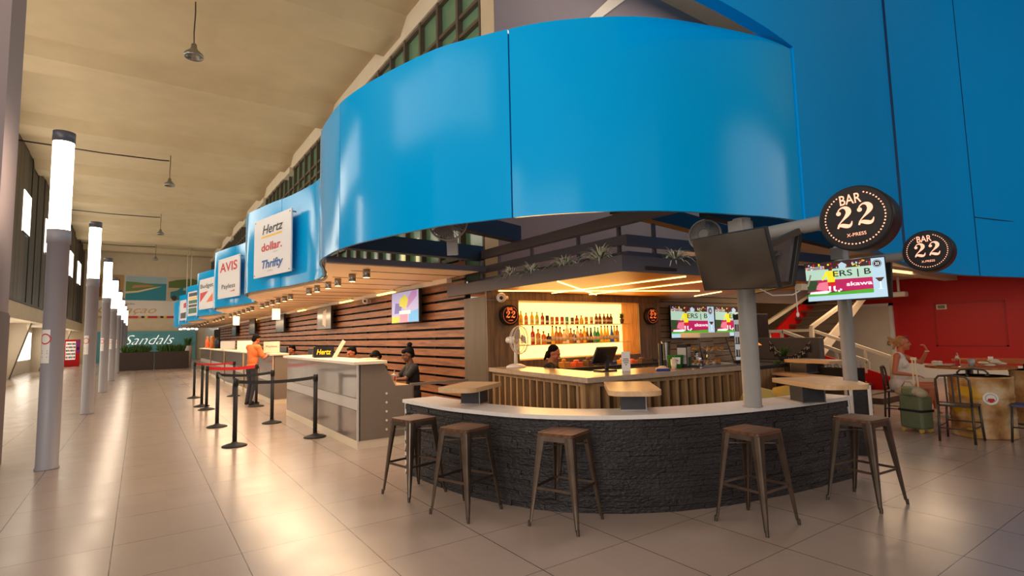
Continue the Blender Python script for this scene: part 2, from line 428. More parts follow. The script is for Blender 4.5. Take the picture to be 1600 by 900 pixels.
# ================================================================== SETTING
mb = MB(); mb.box(-9, 22, -14, 58.2, -.1, 0); mb.build('floor', 'floor', kind='structure')
mb = MB(); mb.box(-5.9, 22, -13.8, 58.2, 9.8, 10)
for k in range(-2, 7):
    y = 18.4+6.2*k
    mb.box(-4.1, 5.5, y+.35, y+1.5, 9.44, 9.8)
    mb.add([(-4.1, y-.1, 9.8), (5.5, y-.1, 9.8), (5.5, y+.35, 9.44), (-4.1, y+.35, 9.44)], [(0, 3, 2, 1)])
mb.build('ceiling', 'ceiling', kind='structure')
# end wall far down the hall
mb = MB(); mb.box(-5.9, 22, 58, 58.2, 0, 9.8); mb.build('wall_back', 'plaster', kind='structure')
# left wall: dark vertical cladding above, beige beam, recessed bays with leaning fins below
wl = thing('wall_left', None, None, (0, 0, 0), kind='structure')
mb = MB(); random.seed(3)
y = 7.0
while y < 58:
    wd = random.choice([.5, .75, 1.1]); mb.box(-4.25, -4.1-random.choice([0, .03]), y+.03, min(58, y+wd), 3.4, 9.8, random.choice([0, 0, 1])); y += wd
mb.box(-4.5, -4.2, 7, 58, 3.4, 9.8, 0)
mb.box(-4.2, -4.06, 7, 58, 3.34, 3.42, 0)
mb.build('cladding', ['darkpanel', 'darkpanel2'], wl)
mb = MB(); mb.box(-4.6, -4.1, 7, 58, 2.68, 3.34); mb.build('fascia_beam', 'plaster', wl)
mb = MB(); mb.box(-5.7, -5.5, 7, 58, 0, 3.4); mb.box(-5.5, -4.6, 7, 58, 2.68, 2.9); mb.build('recess_panel', 'whitewall', wl)
for k in range(6):
    y = 16.5+9.3*(k-1)
    mb = MB()
    pts = [(-5.5, 0), (-5.12, 0), (-4.42, 2.7), (-5.5, 2.7)]
    T = Matrix.Translation((0, y, 0)) @ Matrix.Rotation(PI/2, 4, 'X'); mb.prism(pts, -.35, 0, 0, T); mb.build('fin', 'whitewall', wl)
    mb = MB(); mb.bar((-5.11, y-.02, 0), (-4.41, y-.02, 2.7), .05, .04, up=(0, 1, 0)); mb.build('fin_edge', 'frame', wl)
    mb = MB(); mb.box(-5.5, -5.47, y+3.2, y+8.6, .75, 2.35); mb.build('glazing', 'winlit', wl)
for k, (y0, y1) in enumerate([(10.6, 12.2), (16.8, 18.4), (23, 24.5), (28.9, 30.6), (35.2, 37), (41, 42.6), (46.6, 48.6), (52.3, 54.6)]):
    n = MB(); n.box(-4.12, -4.07, y0, y1, 6.27, 7.98); n.box(-4.07, -4.05, y0-.06, y1+.06, 6.2, 6.27, 1)
    n.build('window_%d' % (k+2), ['winlit', 'darkpanel'], kind='structure')

# clerestory window wall over the counters
wc = thing('window_1', None, None, (0, 0, 0), kind='structure')
mb = MB(); mb.box(5.5, 5.56, 8.6, 58, 2.7, 9.25); mb.build('pane', 'glassgreen', wc)
mb = MB()
y = 8.62
while y < 58: mb.box(5.38, 5.5, y-.045, y+.045, 2.6, 9.25); y += .93
for z in (9.2, 8.38, 7.95, 6.6, 6.2, 4.9, 4.5, 3.2): mb.box(5.4, 5.5, 8.6, 58, z-.04, z+.04)
mb.build('window_frame', 'frame', wc)
mb = MB()
for k in range(-1, 7):
    y = 18.4+6.2*k
    if y > 22: mb.box(5.25, 5.5, y+.1, y+1.4, 9.05, 9.3)
mb.box(5.36, 5.6, 8.6, 58, 9.25, 9.8)
mb.build('trim_1', 'whitewall', kind='structure')
mb = MB(); mb.box(5.38, 5.9, 8.1, 8.6, 2.3, 9.8); mb.build('column_beige', 'plaster', kind='structure').name = 'trim_2'
mb = MB(); mb.box(5.9, 22, 8.1, 8.3, 2.3, 9.8); mb.box(5.385, 5.9, 8.09, 8.1, 2.3, 9.8); mb.build('wall_inner', 'greywall', kind='structure')
mb = MB(); mb.add([(7.85, 8.05, 8.46), (8.12, 8.05, 8.5), (9.6, 8.05, 9.8), (9.15, 8.05, 9.8), (7.85, 8.1, 8.46), (8.12, 8.1, 8.5), (9.6, 8.1, 9.8), (9.15, 8.1, 9.8)], [(0, 1, 2, 3), (7, 6, 5, 4), (0, 4, 5, 1), (1, 5, 6, 2), (2, 6, 7, 3), (3, 7, 4, 0)])
mb.build('trim_3', 'plaster', kind='structure')
# red wall on the far right with the white door, beige beyond
mb = MB(); mb.box(19.8, 20, -8, 8.35, 0, 3.3); mb.build('wall_right', 'red', kind='structure')
mb = MB(); mb.box(19.8, 20, 8.35, 12, 0, 3.3); mb.box(14.8, 19.8, 11.5, 11.7, 0, 3.3); mb.build('wall_stair', 'plaster', kind='structure')
d = thing('door_1', None, None, kind='structure')
mb = MB(); mb.box(19.74, 19.8, 7.1, 8.2, 0, 2.24); mb.build('door_leaf', 'whitewall', d)
mb = MB(); mb.box(19.7, 19.8, 7.0, 7.1, 0, 2.32); mb.box(19.7, 19.8, 8.2, 8.3, 0, 2.32); mb.box(19.7, 19.8, 7.0, 8.3, 2.24, 2.32); mb.build('door_frame', 'white', d)
mb = MB(); mb.box(19.68, 19.74, 7.15, 7.2, .98, 1.1); mb.build('door_handle', 'steel', d)
d = thing('door_2', None, None, kind='structure')
mb = MB(); mb.box(19.77, 19.8, 3.6, 5.9, .0, 2.2)
mb.build('door_leaf', mat('red_shutter', (182, 5, 4), .5), d)
mb = MB(); mb.box(19.75, 19.8, 5.9, 5.94, .95, 2.22); mb.box(19.75, 19.8, 4.3, 4.34, .95, 2.22); mb.box(19.75, 19.8, 4.3, 5.94, 2.2, 2.24); mb.box(19.75, 19.8, 4.3, 5.94, .95, .99); mb.build('door_frame', mat('red_frame', (160, 4, 4), .5), d)
mb = MB(); mb.prism([(8.9, 3.5), (9.64, 3.6), (12, 3.95), (14.1, 4.03), (15.7, 3.8), (16.8, 3.55), (19.8, 2.8), (19.8, 8.1), (8.9, 8.1)], 3.05, 3.2); mb.box(11.6, 19.8, 8.3, 11.7, 3.3, 3.4); mb.build('ceiling_lower', 'plaster', kind='structure')
mb = MB(); mb.box(10, 19.8, 5.3, 5.6, 2.9, 3.05); mb.box(12, 12.3, 4.2, 8, 2.93, 3.05); mb.build('trim_4', 'plaster', kind='structure')
mb = MB(); mb.box(19.72, 19.8, -8, 7, 0, .42); mb.build('baseboard_right', 'white', kind='structure')

mb = MB(); mb.box(21.8, 22, -13.8, 8, 0, 9.8); mb.box(3.5, 22, -14, -13.8, 0, 9.8); mb.build('wall_light_block', 'greywall', kind='structure')  # unseen walls added to keep world light off the right side
# near square pillar at the left edge
mb = MB(); mb.box(-3.2, -1.5, 9.02, 9.95, 2.0, 9.8, 0); mb.box(-3.22, -1.48, 9.0, 9.97, 0, 2.0, 1)
mb.box(-3.22, -1.49, 9.0, 9.96, 2.0, 2.03, 1)
mb.build('square_pillar', [mat('pillar_paint', (150, 134, 134), .7), mat('pillar_base_paint', (96, 84, 86), .6)], label='big square grey pillar at the left edge with darker base', cat='pillar')

# tall blue curved wall at right
bw = thing('wall_blue', None, None, kind='structure')
up_pts = curve_pts([(3.3, 2.6), (4.2, 2.57), (4.9, 2.58), (5.45, 2.62)], .2)
lo_pts = curve_pts([(5.45, 2.62), (6.5, 2.74), (8, 3.02), (9.64, 3.36), (12, 3.72), (14.1, 3.8), (15.7, 3.55), (16.8, 3.3), (19.8, 2.5)], .25)
mb = MB(); strip_wall(mb, up_pts, 0, .12, 4.48, 9.8); strip_wall(mb, lo_pts, 0, .12, 2.65, 9.8)
mb.build('panel_sheet', 'bluewall', bw)
mb = MB()
for x, y, a in ((10.6, 3.5, .18), (15.15, 3.66, -.15)):
    T = Matrix.Translation((x, y, 0)) @ Matrix.Rotation(a, 4, 'Z'); mb.box(-.006, .006, -.012, .05, 2.65, 9.8, 0, T)
T = Matrix.Translation((15.15, 3.66, 0)) @ Matrix.Rotation(-.2, 4, 'Z'); mb.box(0, 2.2, -.02, .03, 3.95, 3.965, 0, T)
mb.build('panel_seam', mat('seam_blue', (0, 62, 104), .5), bw)

# ------------------------------------------------------------------ the waving blue fascia
wave = [(1.935, 6.85), (1.97, 7.3), (2.08, 7.8), (2.28, 8.4), (2.5, 9.2), (2.56, 9.8), (2.5, 10.4), (2.36, 11.2), (2.2, 11.8), (2.05, 12.5), (1.94, 13.1)]
bar_part = [(5.5, 2.64), (5.283, 2.64), (4.93, 2.68), (4.54, 2.78), (4.2, 2.88), (3.893, 2.99), (3.615, 3.13), (3.38, 3.29), (3.161, 3.47), (2.956, 3.67), (2.763, 3.92), (2.578, 4.2), (2.384, 4.52), (2.24, 4.9), (2.1, 5.38), (1.99, 5.84), (1.925, 6.34)]
allp = list(bar_part)
for k in range(6): allp += [(x, y+6.45*k) for x, y in wave]
rib = curve_pts(allp, .12)
cuts = [0]
for tgt in ((2.76, 3.92), (1.925, 6.34), (2.29, 11.8-.3)):
    cuts.append(min(range(len(rib)), key=lambda i: (rib[i]-Vector(tgt)).length))
for k in range(1, 5): cuts.append(min(range(len(rib)), key=lambda i: (rib[i]-Vector((2.3, 11.5+6.45*k))).length))
cuts.append(len(rib)-1)
fa = thing('curved_fascia', 'glossy blue waving metal fascia band hung above the bar and counters', 'fascia')
for a, b in zip(cuts[:-1], cuts[1:]):
    seg = rib[a:b+1]
    d0 = (seg[1]-seg[0]).normalized()*.007; d1 = (seg[-1]-seg[-2]).normalized()*.007
    seg = [seg[0]+d0]+seg[1:-1]+[seg[-1]-d1]
    mb = MB(); strip_wall(mb, seg, 0, -.035, 2.65, 4.46)
    mb.build('panel', 'blue', fa)
mb = MB(); strip_wall(mb, rib, -.04, -.07, 2.67, 4.44); mb.build('backing_frame', 'navy', fa)

# company boards on the fascia
def board(name, p, q, z0, z1, label, draw, group=None):
    p = Vector(p); q = Vector(q); L = (q-p).length; r = (q-p).normalized(); n = (r.y, -r.x)
    c = (p+q)/2
    t = thing(name, label, 'sign', mw=face_matrix((c.x, c.y, (z0+z1)/2), math.atan2(n[1], n[0])), group=group)
    H = z1-z0
    mb = MB(); mb.box(-L/2, L/2, 0, .03, -H/2, H/2)
    mb.build('sign_panel', mat('sign_white', (226, 224, 228), .35), t, bevel=.004)
    draw(t, L, H)
    mb = MB()
    for sx in (-1, 1):
        for sz in (-1, 1): mb.cyl((sx*(L/2-.06), -.012, sz*(H/2-.05)), (sx*(L/2-.06), .12, sz*(H/2-.05)), .012, n=8)
    mb.build('standoff_bolt', 'steel', t)
    return t
K = mat('print_black', (28, 26, 34), .5); RD = mat('print_red', (206, 30, 46), .5); YL = mat('print_yellow', (246, 190, 36), .5)
BL = mat('print_blue', (24, 96, 168), .5); GY = mat('print_grey', (130, 128, 136), .5); OR = mat('print_orange', (232, 104, 44), .5)
def dr_a(t, L, H):
    m = MB(); text(m, 'Hertz', 0, H*.22, H*.15, 0, shear=.25, bold=.015, width=L*.56); m.flat([(-L*.28, H*.155), (L*.27, H*.155), (L*.27, H*.185), (-L*.28, H*.185)], -.004, 1); m.build('lettering', [K, YL], t)
    m = MB(); text(m, 'dollar.', 0, -H*.07, H*.13, 0, bold=.025, width=L*.56); text(m, 'CAR RENTAL', .18, -H*.13, H*.022, 1); m.build('lettering', [RD, GY], t)
    m = MB(); text(m, 'Thrifty', 0, -H*.36, H*.13, 0, shear=.2, bold=.035, width=L*.58); text(m, 'CAR RENTAL', -.05, -H*.43, H*.025, 1); m.build('lettering', [BL, GY], t)
def dr_b(t, L, H):
    m = MB(); text(m, 'AVIS', 0, H*.16, H*.22, 0, bold=.02, width=L*.8); m.build('lettering', RD, t)
    m = MB(); text(m, 'Payless', 0, -H*.27, H*.11, 0, bold=.01, width=L*.62); m.flat([(L*.05, -H*.36), (L*.3, -H*.37), (L*.3, -H*.32)], -.004, 1); m.build('lettering', [K, OR], t)
def dr_c(t, L, H):
    m = MB(); text(m, 'Budget', 0, H*.2, H*.13, 0, bold=.015, width=L*.85); m.build('lettering', K, t)
    m = MB(); m.flat([(-L*.42, -H*.26), (-L*.42, H*.05), (L*.12, H*.08)], -.004, 0); m.flat([(-L*.0, -H*.28), (L*.42, H*.0), (L*.42, -H*.28)], -.004, 1); m.build('emblem', [RD, OR], t)
GN = mat('print_green', (30, 96, 64), .5); BK2 = mat('print_dark', (40, 40, 44), .5)
def dr_d(t, L, H):
    m = MB()
    for i, (mi, z0, z1) in enumerate(((2, .3, .44), (1, .18, .24), (0, .0, .14), (2, -.14, -.04), (0, -.4, -.18))): m.flat([(-L*.4, H*z0), (L*.4, H*z0), (L*.4, H*z1), (-L*.4, H*z1)], -.004, mi)
    m.build('emblem', [GN, YL, BK2], t)
def dr_e(t, L, H):
    m = MB(); m.flat([(-L*.1, H*.1), (L*.42, H*.1), (L*.42, H*.38), (-L*.1, H*.32)], -.004, 0); m.flat([(-L*.4, -H*.4), (L*.4, -H*.4), (L*.4, -H*.1), (-L*.4, -H*.14)], -.004, 1); m.build('emblem', [RD, BK2], t)
board('sign_board', (1.93, 12.3), (2.3, 10.6), 2.88, 4.1, 'white board with three rental company names, nearest on the blue fascia', dr_a)
board('sign_board', (1.93, 18.7), (2.3, 17.0), 2.88, 4.1, 'white board with four big red capitals on the blue fascia', dr_b)
board('sign_board', (1.93, 25.15), (2.3, 23.45), 2.88, 4.1, 'white board with black word above red and orange triangles', dr_c)
board('sign_board', (1.93, 31.6), (2.3, 29.9), 2.88, 4.1, 'board with green, yellow and black blocks on the fascia', dr_d)
board('sign_board', (1.93, 38.05), (2.3, 36.35), 2.88, 4.1, 'farthest fascia board with red and dark blocks', dr_e)

# ------------------------------------------------------------------ peach soffit over the counters
mb = MB()
inner = offset(rib, -.08)
i0 = min(range(len(inner)), key=lambda i: (inner[i]-Vector((1.98, 7.25))).length)
for a, b in zip(inner[i0:-1], inner[i0+1:]):
    mb.add([(a.x, a.y, 2.6), (4.44, a.y, 2.6), (4.44, b.y, 2.6), (b.x, b.y, 2.6), (a.x, a.y, 2.66), (4.44, a.y, 2.66), (4.44, b.y, 2.66), (b.x, b.y, 2.66)], [(0, 3, 2, 1), (4, 5, 6, 7), (0, 1, 5, 4)])
y = 7.9
while y < 45: mb.box(2.58, 4.44, y, y+.018, 2.594, 2.6, 1); y += .95
mb.build('ceiling_soffit', ['soffit', 'slatback'], kind='structure')
# slatted wood wall behind the counters
sw = thing('slat_wall', 'reddish wooden slat wall running behind the rental counters', 'slat wall')
mb = MB(); mb.box(4.58, 4.62, 7.85, 46, .0, 2.45); mb.build('backing', 'slatback', sw)
z = .05; zs = []
while z < 2.9: zs.append(z); z += .168
y = 7.85
while y < 40:
    y1 = y+2.4
    mb = MB()
    for z in zs:
        if y < 12 or z < 2.45: mb.box(4.5, 4.53, y+.002, y1-.002, z, z+.124)
    for yy in (y+.1, y+1.2): mb.box(4.53, 4.58, yy-.03, yy+.03, 0, 2.9 if y < 12 else 2.5, 1)
    mb.build('slat_panel', ['slat', 'slatback'], sw); y = y1
mb = MB(); mb.box(4.4, 4.5, 8.3, 46, 2.52, 2.6); mb.build('rail', 'cream', sw)
# lower daylit side room past the end of the counters
mb = MB(); mb.box(4.9, 5.0, 46.2, 58, 0, 3.1); mb.build('wall_beyond', 'laminatelight', kind='structure')
mb = MB(); mb.box(2.2, 5.4, 45.6, 46.2, 2.75, 3.2); mb.build('trim_5', mat('blue_beam', (0, 84, 128), .5), kind='structure')
# ================================================================== LIGHT POLES
def light_pole():
    t = thing('light_pole', '', 'light pole', group='light poles down the hall')
    mb = MB(); mb.lathe([(.128, 0), (.128, .02), (.118, .03), (.118, 2.92), (.128, 2.92), (.128, 3.1), (.116, 3.1)], 28); mb.build('pole', 'polegrey', t)
    mb = MB(); mb.lathe([(.115, 3.1), (.115, 4.3)], 28); mb.build('lamp_tube', 'lamp', t)
    mb = MB(); mb.lathe([(.12, 4.3), (.125, 4.3), (.125, 4.44), (.02, 4.45)], 28); mb.build('cap', 'polecap', t)
    mb = MB()
    a0 = math.radians(205)
    for z0, z1, mi in ((1.35, 1.78, 0),):
        vs = []; n = 8
        for k in range(n+1): a = a0+(k/n)*.95; vs += [(.121*math.cos(a), .121*math.sin(a), z0), (.121*math.cos(a), .121*math.sin(a), z1)]
        mb.add(vs, [(2*k, 2*k+2, 2*k+3, 2*k+1) for k in range(n)], 0)
    def onp(a, z): return (.1225*math.cos(a), .1225*math.sin(a), z)
    am = a0+.475
    ring = []
    for k in range(20):
        b = 2*PI*k/20
        for rr in (.055, .07): ring.append(onp(am+rr*math.cos(b)/.12, 1.66+rr*math.sin(b)))
    mb.add(ring, [(2*k, 2*((k+1) % 20), 2*((k+1) % 20)+1, 2*k+1) for k in range(20)], 1)
    for z in (1.5, 1.47, 1.42): mb.add([onp(am-.3, z), onp(am+.3, z), onp(am+.3, z+.015), onp(am-.3, z+.015)], [(0, 1, 2, 3)], 2)
    mb.build('notice_sticker', ['white', RD, K], t)
    return t
pole0 = light_pole()
PN = ['nearest grey light pole with glowing white tube top, beside the pillar', 'second glowing light pole from the camera, left of hall', 'third glowing light pole down the hall', 'fourth glowing light pole down the hall', 'fifth glowing light pole, just before the brown planters', 'sixth glowing light pole, first one rising behind the planters', 'seventh glowing light pole, second to last in the row', 'last and farthest glowing light pole in the row']
PN += ['light pole near the camera, left of frame, first', 'light pole behind the camera on the left']
for k in (0, 1, 2, 3, 4, 5, 6, 7, -1, -2):
    o = pole0 if k == 0 else dup(pole0)
    o.location = (-.93-.012*k, 9.17+6.53*k, 0); o['label'] = PN[k] if k >= 0 else PN[7-k]

# pendants hung from the high ceiling
def pendant():
    t = thing('pendant_lamp', '', 'pendant lamp', group='bell pendants under the high ceiling')
    mb = MB(); mb.tube([(0, 0, 0), (.01, 0, -.5), (-.008, 0, -1), (0, 0, -1.3)], .014, 6); mb.build('cord', 'gundark', t)
    mb = MB(); mb.lathe([(.02, -1.25), (.06, -1.28), (.07, -1.38), (.12, -1.44), (.2, -1.52), (.21, -1.58), (.19, -1.6), (.17, -1.56), (.03, -1.5)], 20); mb.build('shade', 'steel', t)
    return t
pd = pendant()
for k, (y, lb) in enumerate([(13.95, 'nearest grey bell pendant on a dark cord under ceiling'), (26.4, 'middle small bell pendant below the ceiling conduit'), (38.8, 'third bell pendant farther down the hall'), (51, 'farthest tiny bell pendant before the end wall')]):
    o = pd if k == 0 else dup(pd); o.location = (.82, y, 9.8); o['label'] = lb
for k, y in enumerate((26.3, 38.7, 51)):
    mb = MB(); mb.tube([(-4.05, y, 9.24), (-1.5, y, 9.2), (.5, y, 9.24), (.78, y, 9.26)], .028, 6)
    mb.build('conduit', 'gundark', label=['dark conduit crossing under the ceiling, nearest', 'dark conduit crossing under the ceiling, second', 'dark conduit crossing under the ceiling, farthest'][k], cat='conduit')
mb = MB(); mb.tube([(.25, 13.9, 9.75), (.35, 13.9, 9.6), (.55, 13.9, 9.52), (.8, 13.95, 9.62)], .012, 6); mb.ell((.22, 13.9, 9.72), (.1, .06, .06), 10, 6)
mb.build('loose_cable', 'yellow', label='loose cable with yellow clip beside the nearest pendant', cat='cable')
mb = MB(); mb.tube([(3.2, 54, 9.8), (3.2, 54, 5.2)], .04, 6); mb.tube([(3.5, 54, 9.8), (3.5, 54, 5.2)], .04, 6)
mb.build('drain_pipe', 'plaster', label='pair of thin pipes hanging before the far end wall', cat='pipe')

# far end wall pictures and script
def wallpic(name, x0, x1, z0, z1, label, cat, draw, y=57.98):
    t = thing(name, label, cat, (0, y, 0))
    mb = MB(); mb.box(x0, x1, -.04, 0, z0, z1); mb.build('board', mat('poster_base', (206, 196, 190), .6), t)
    m2, mats = draw(x0, x1, z0, z1); m2.build('print', mats, t)
    return t
def dr_beach(x0, x1, z0, z1):
    m = MB(); W = x1-x0; H = z1-z0
    P = lambda a: [(x0+u*W, z0+v*H) for u, v in a]
    m.flat(P([(.02, .02), (.98, .02), (.98, .98), (.02, .98)]), -.045, 0)
    m.flat(P([(.02, .7), (.98, .7), (.98, .98), (.02, .98)]), -.05, 1)
    m.flat(P([(.02, .35), (.3, .38), (.6, .5), (.85, .6), (.6, .68), (.3, .74), (.02, .76)]), -.055, 2)
    m.flat(P([(.02, .28), (.3, .33), (.62, .47), (.88, .6), (.6, .52), (.3, .4), (.02, .36)]), -.058, 3)
    m.flat(P([(.15, .5), (.5, .56), (.7, .6), (.5, .64), (.2, .62)]), -.06, 4)
    return m, [mat('p_sea', (20, 124, 142), .5), mat('p_sky', (150, 172, 178), .5), mat('p_land', (96, 122, 60), .5), mat('p_sand', (214, 196, 150), .5), mat('p_roofs', (176, 122, 84), .5)]
def dr_car(x0, x1, z0, z1):
    m = MB(); W = x1-x0; H = z1-z0
    P = lambda a: [(x0+u*W, z0+v*H) for u, v in a]
    m.flat(P([(0, 0), (1, 0), (1, 1), (0, 1)]), -.045, 0); m.flat(P([(0, .55), (1, .55), (1, .8), (.6, .95), (.2, .88), (0, .8)]), -.05, 1)
    m.flat(P([(.05, .12), (.25, .05), (.8, .05), (.98, .15), (.98, .42), (.75, .5), (.6, .62), (.35, .6), (.22, .45), (.05, .38)]), -.055, 2)
    m.flat(P([(.36, .45), (.58, .46), (.55, .58), (.38, .56)]), -.058, 3)
    for cx in (.15, .8): m.flat(P([(cx+.07*math.cos(k*PI/6), .13+.11*math.sin(k*PI/6)) for k in range(12)]), -.06, 4)
    return m, [mat('p_road', (190, 168, 140), .5), mat('p_trees', (84, 104, 40), .5), mat('p_car', (20, 118, 128), .4), mat('p_glass', (150, 178, 170), .4), mat('p_tyre', (40, 40, 40), .5)]
def dr_stone(x0, x1, z0, z1):
    m = MB(); m.flat([(x0, z0), (x1, z0), (x1, z1), (x0, z1)], -.045, 0)
    for k in range(5): m.flat([(x0+.2+k*.32, z0+.3), (x0+.42+k*.32, z0+.3), (x0+.4+k*.32, z1-.3), (x0+.24+k*.32, z1-.4)], -.05, 1)
    return m, [mat('p_sepia', (170, 130, 76), .6), mat('p_sepia2', (104, 66, 32), .6)]
wallpic('poster', -1.25, 1.9, 5.35, 7.6, 'aerial beach and turquoise sea poster on the end wall', 'poster', dr_beach)
wallpic('poster', 2.0, 5.1, 5.35, 7.6, 'poster with a teal classic car on the end wall', 'poster', dr_car)
wallpic('poster', -3.3, -1.35, 5.35, 7.6, 'brown sepia poster left of the beach poster', 'poster', dr_stone)
def dr_band(x0, x1, z0, z1):
    m = MB(); m.flat([(x0, z0+.2), (x1, z0+.2), (x1, z1), (x0, z1)], -.045, 0)
    for k in range(40): m.flat([(x0+k*(x1-x0)/40, z0), (x0+(k+1)*(x1-x0)/40, z0), (x0+(k+1)*(x1-x0)/40, z0+.2), (x0+k*(x1-x0)/40, z0+.2)], -.05, [4, 1, 3, 2, 4, 4][k % 6])
    text(m, 'Curaçao', -1.1, 4.25, .62, 1, y=-.05, shear=.4, width=4.2); text(m, 'BON BINI', -.9, 5.0, .13, 3, y=-.05); text(m, 'Sandals', 4.2, 4.2, .6, 3, y=-.05, shear=.4, width=3.0)
    return m, [mat('p_white', (216, 204, 194), .6), mat('p_gold', (196, 154, 96), .5), mat('p_yel', (222, 176, 40), .5), mat('p_ink', (34, 36, 56), .5), mat('p_red', (190, 30, 34), .5)]
wallpic('banner', -3.3, 6.2, 3.8, 5.35, 'long white banner with script lettering under the posters', 'banner', dr_band)
t = thing('kiosk_sign_wall', 'teal board with white glowing script at the hall end', 'sign', (0, 57.6, 0))
mb = MB(); mb.box(-3.15, 4.25, 0, .3, 0, 2.62); mb.build('board', 'teal', t)
mb = MB(); text(mb, 'Sandals', .55, 1.45, .85, 0, y=-.05, shear=.5, width=3.7, bold=-.018, depth=.03); mb.build('lettering', em('neon_white', (255, 246, 236), .8), t)
t = thing('display_lamp', 'cluster of bright white lamps above the teal board', 'lamp', (3.5, 55, 2.72))
mb = MB()
for k in range(5): mb.ell((-.62+.3*k, 0, .04*(k % 2)), (.13, .1, .07), 10, 6)
mb.build('bulbs', em('bulb_white', (255, 255, 255), 6), t)
mb = MB(); mb.bar((-.7, 0, .1), (.7, 0, .1), .03, .03); mb.bar((0, 0, .1), (0, 0, 7.08), .02, .02, up=(1, 0, 0)); mb.build('rail', 'steel', t)

# brown planters with greenery
def planter(x0, x1, label):
    t = thing('planter_box', label, 'planter', ((x0+x1)/2, 38.4, 0), group='brown planters across the hall'); w = (x1-x0)/2
    mb = MB(); mb.box(-w, w, 0, .6, 0, 1.05); mb.build('trough', 'planter', t, bevel=.02)
    mb = MB(); random.seed(int(x0*10)+50)
    for k in range(260):
        cx = random.uniform(-w+.22, w-.22); cy = random.uniform(.05, .5); L = random.uniform(.2, .55); a = random.uniform(0, 6.28); s = random.uniform(.1, .3)
        p = Vector((cx, cy, 1.02)); q = p+Vector((math.cos(a)*s, math.sin(a)*s, L)); n = Vector((-math.sin(a), math.cos(a), 0))*.035
        mb.add([p-n*.4, p+n*.4, (p+q)/2+n+Vector((0, 0, .05)), q, (p+q)/2-n+Vector((0, 0, .05))], [(0, 1, 2, 3, 4)])
    mb.build('foliage', 'leaf', t)
planter(-1.05, .72, 'brown planter box with green shrubs, left one of the pair')
planter(.75, 2.5, 'brown planter box with green shrubs, right one of the pair')
t = thing('potted_plant', 'plant in a white pot behind the right brown planter', 'plant', (2.55, 40.2, 0))
mb = MB(); mb.lathe([(.2, 0), (.24, 1.0), (.26, 1.35), (.22, 1.35), (.2, 1.25)], 16); mb.build('pot', 'white', t)
mb = MB(); random.seed(5)
for k in range(70):
    a = random.uniform(0, 6.28); s = random.uniform(.1, .5); p = Vector((0, 0, 1.3)); q = p+Vector((math.cos(a)*s, math.sin(a)*s, random.uniform(.2, .7))); n = Vector((-math.sin(a), math.cos(a), 0))*.04
    mb.add([p-n*.3, p+n*.3, (p+q)/2+n, q, (p+q)/2-n], [(0, 1, 2, 3, 4)])
mb.build('foliage', 'leaf', t)
# red vending machine
t = thing('vending_machine', 'red vending machine with lit shelves by the far left wall', 'vending machine', (-4.0, 50, 0), rz=.25)
mb = MB(); mb.box(-.45, .45, 0, .7, 0, 1.95); mb.build('body', 'redgloss', t, bevel=.02)
mb = MB(); mb.box(-.38, .18, -.02, 0, .5, 1.8, 0)
for k in range(5):
    for j in range(6): mb.box(-.36+.09*j, -.3+.09*j, -.05, -.02, .6+.24*k, .74+.24*k, 1+(k+j) % 3)
mb.build('display_window', [em('vm_lit', (220, 214, 204), .6), GN, OR, K], t)
mb = MB(); mb.box(.24, .4, -.02, 0, 1.0, 1.9, 0); mb.box(.26, .38, -.03, -.02, 1.2, 1.4, 1); mb.build('keypad_panel', [mat('vm_purple', (110, 30, 110), .5, emit=.3), 'black'], t)

# ================================================================== SOFFIT LIGHTS, HANGING SIGNS
def downlight():
    t = thing('downlight', '', 'downlight', group='cylinder downlights under the peach soffit')
    mb = MB(); mb.lathe([(.055, 0), (.055, .12), (.001, .12)], 20); mb.lathe([(.055, 0), (.048, .0), (.046, .03)], 20); mb.build('can', 'steel', t)
    mb = MB(); mb.lathe([(.001, -.003), (.046, -.003)], 16); mb.build('bulb', em('warm_bulb', (255, 206, 130), 12), t)
    return t
dl = downlight(); ys = [7.7, 8.35, 9.1, 9.68, 10.4, 11.0, 12.6, 13.2, 13.9, 14.6, 15.3, 16.0, 17.6, 18.3, 19.3, 20.2, 21.2, 22.3, 24.4, 25.4, 26.6, 27.8, 30.5, 32, 33.5, 35.2]
for k, y in enumerate(ys):
    o = dl if k == 0 else dup(dl); o.location = (2.74, y, 2.48)
    o['label'] = 'cylinder downlight under the soffit, %s from the bar end' % (ORD[k] if k < 27 else 'last')
for k, y in enumerate((8.2, 10.6, 13.6, 17.2, 21, 26, 32)):
    l = bpy.data.lights.new('counter_spot', 'AREA'); l.shape = 'RECTANGLE'; l.size = 1.2; l.size_y = 3.0; l.energy = 85; l.color = (1, .72, .45)
    o = bpy.data.objects.new('counter_spot', l); C.objects.link(o); o.location = (2.74, y, 2.44)
# wall wash fittings above the slats
for k, (y, lb) in enumerate([(11.1, 'warm strip light over the slat wall, nearest one'), (13.85, 'warm strip light over the slat wall, second'), (18.5, 'warm strip light over the slat wall, third'), (22.5, 'warm strip light over the slat wall, fourth'), (27.5, 'warm strip light over the slat wall, farthest')]):
    t = thing('strip_light', lb, 'strip light', (4.4, y, 2.53), group='warm strip lights over the slat wall')
    mb = MB(); mb.box(-.05, .05, -.5, .5, .02, .07); mb.build('housing', 'cream', t)
    mb = MB(); mb.box(-.04, .04, -.48, .48, -.005, .02); mb.build('diffuser', em('warm_strip', (255, 186, 70), 12), t)
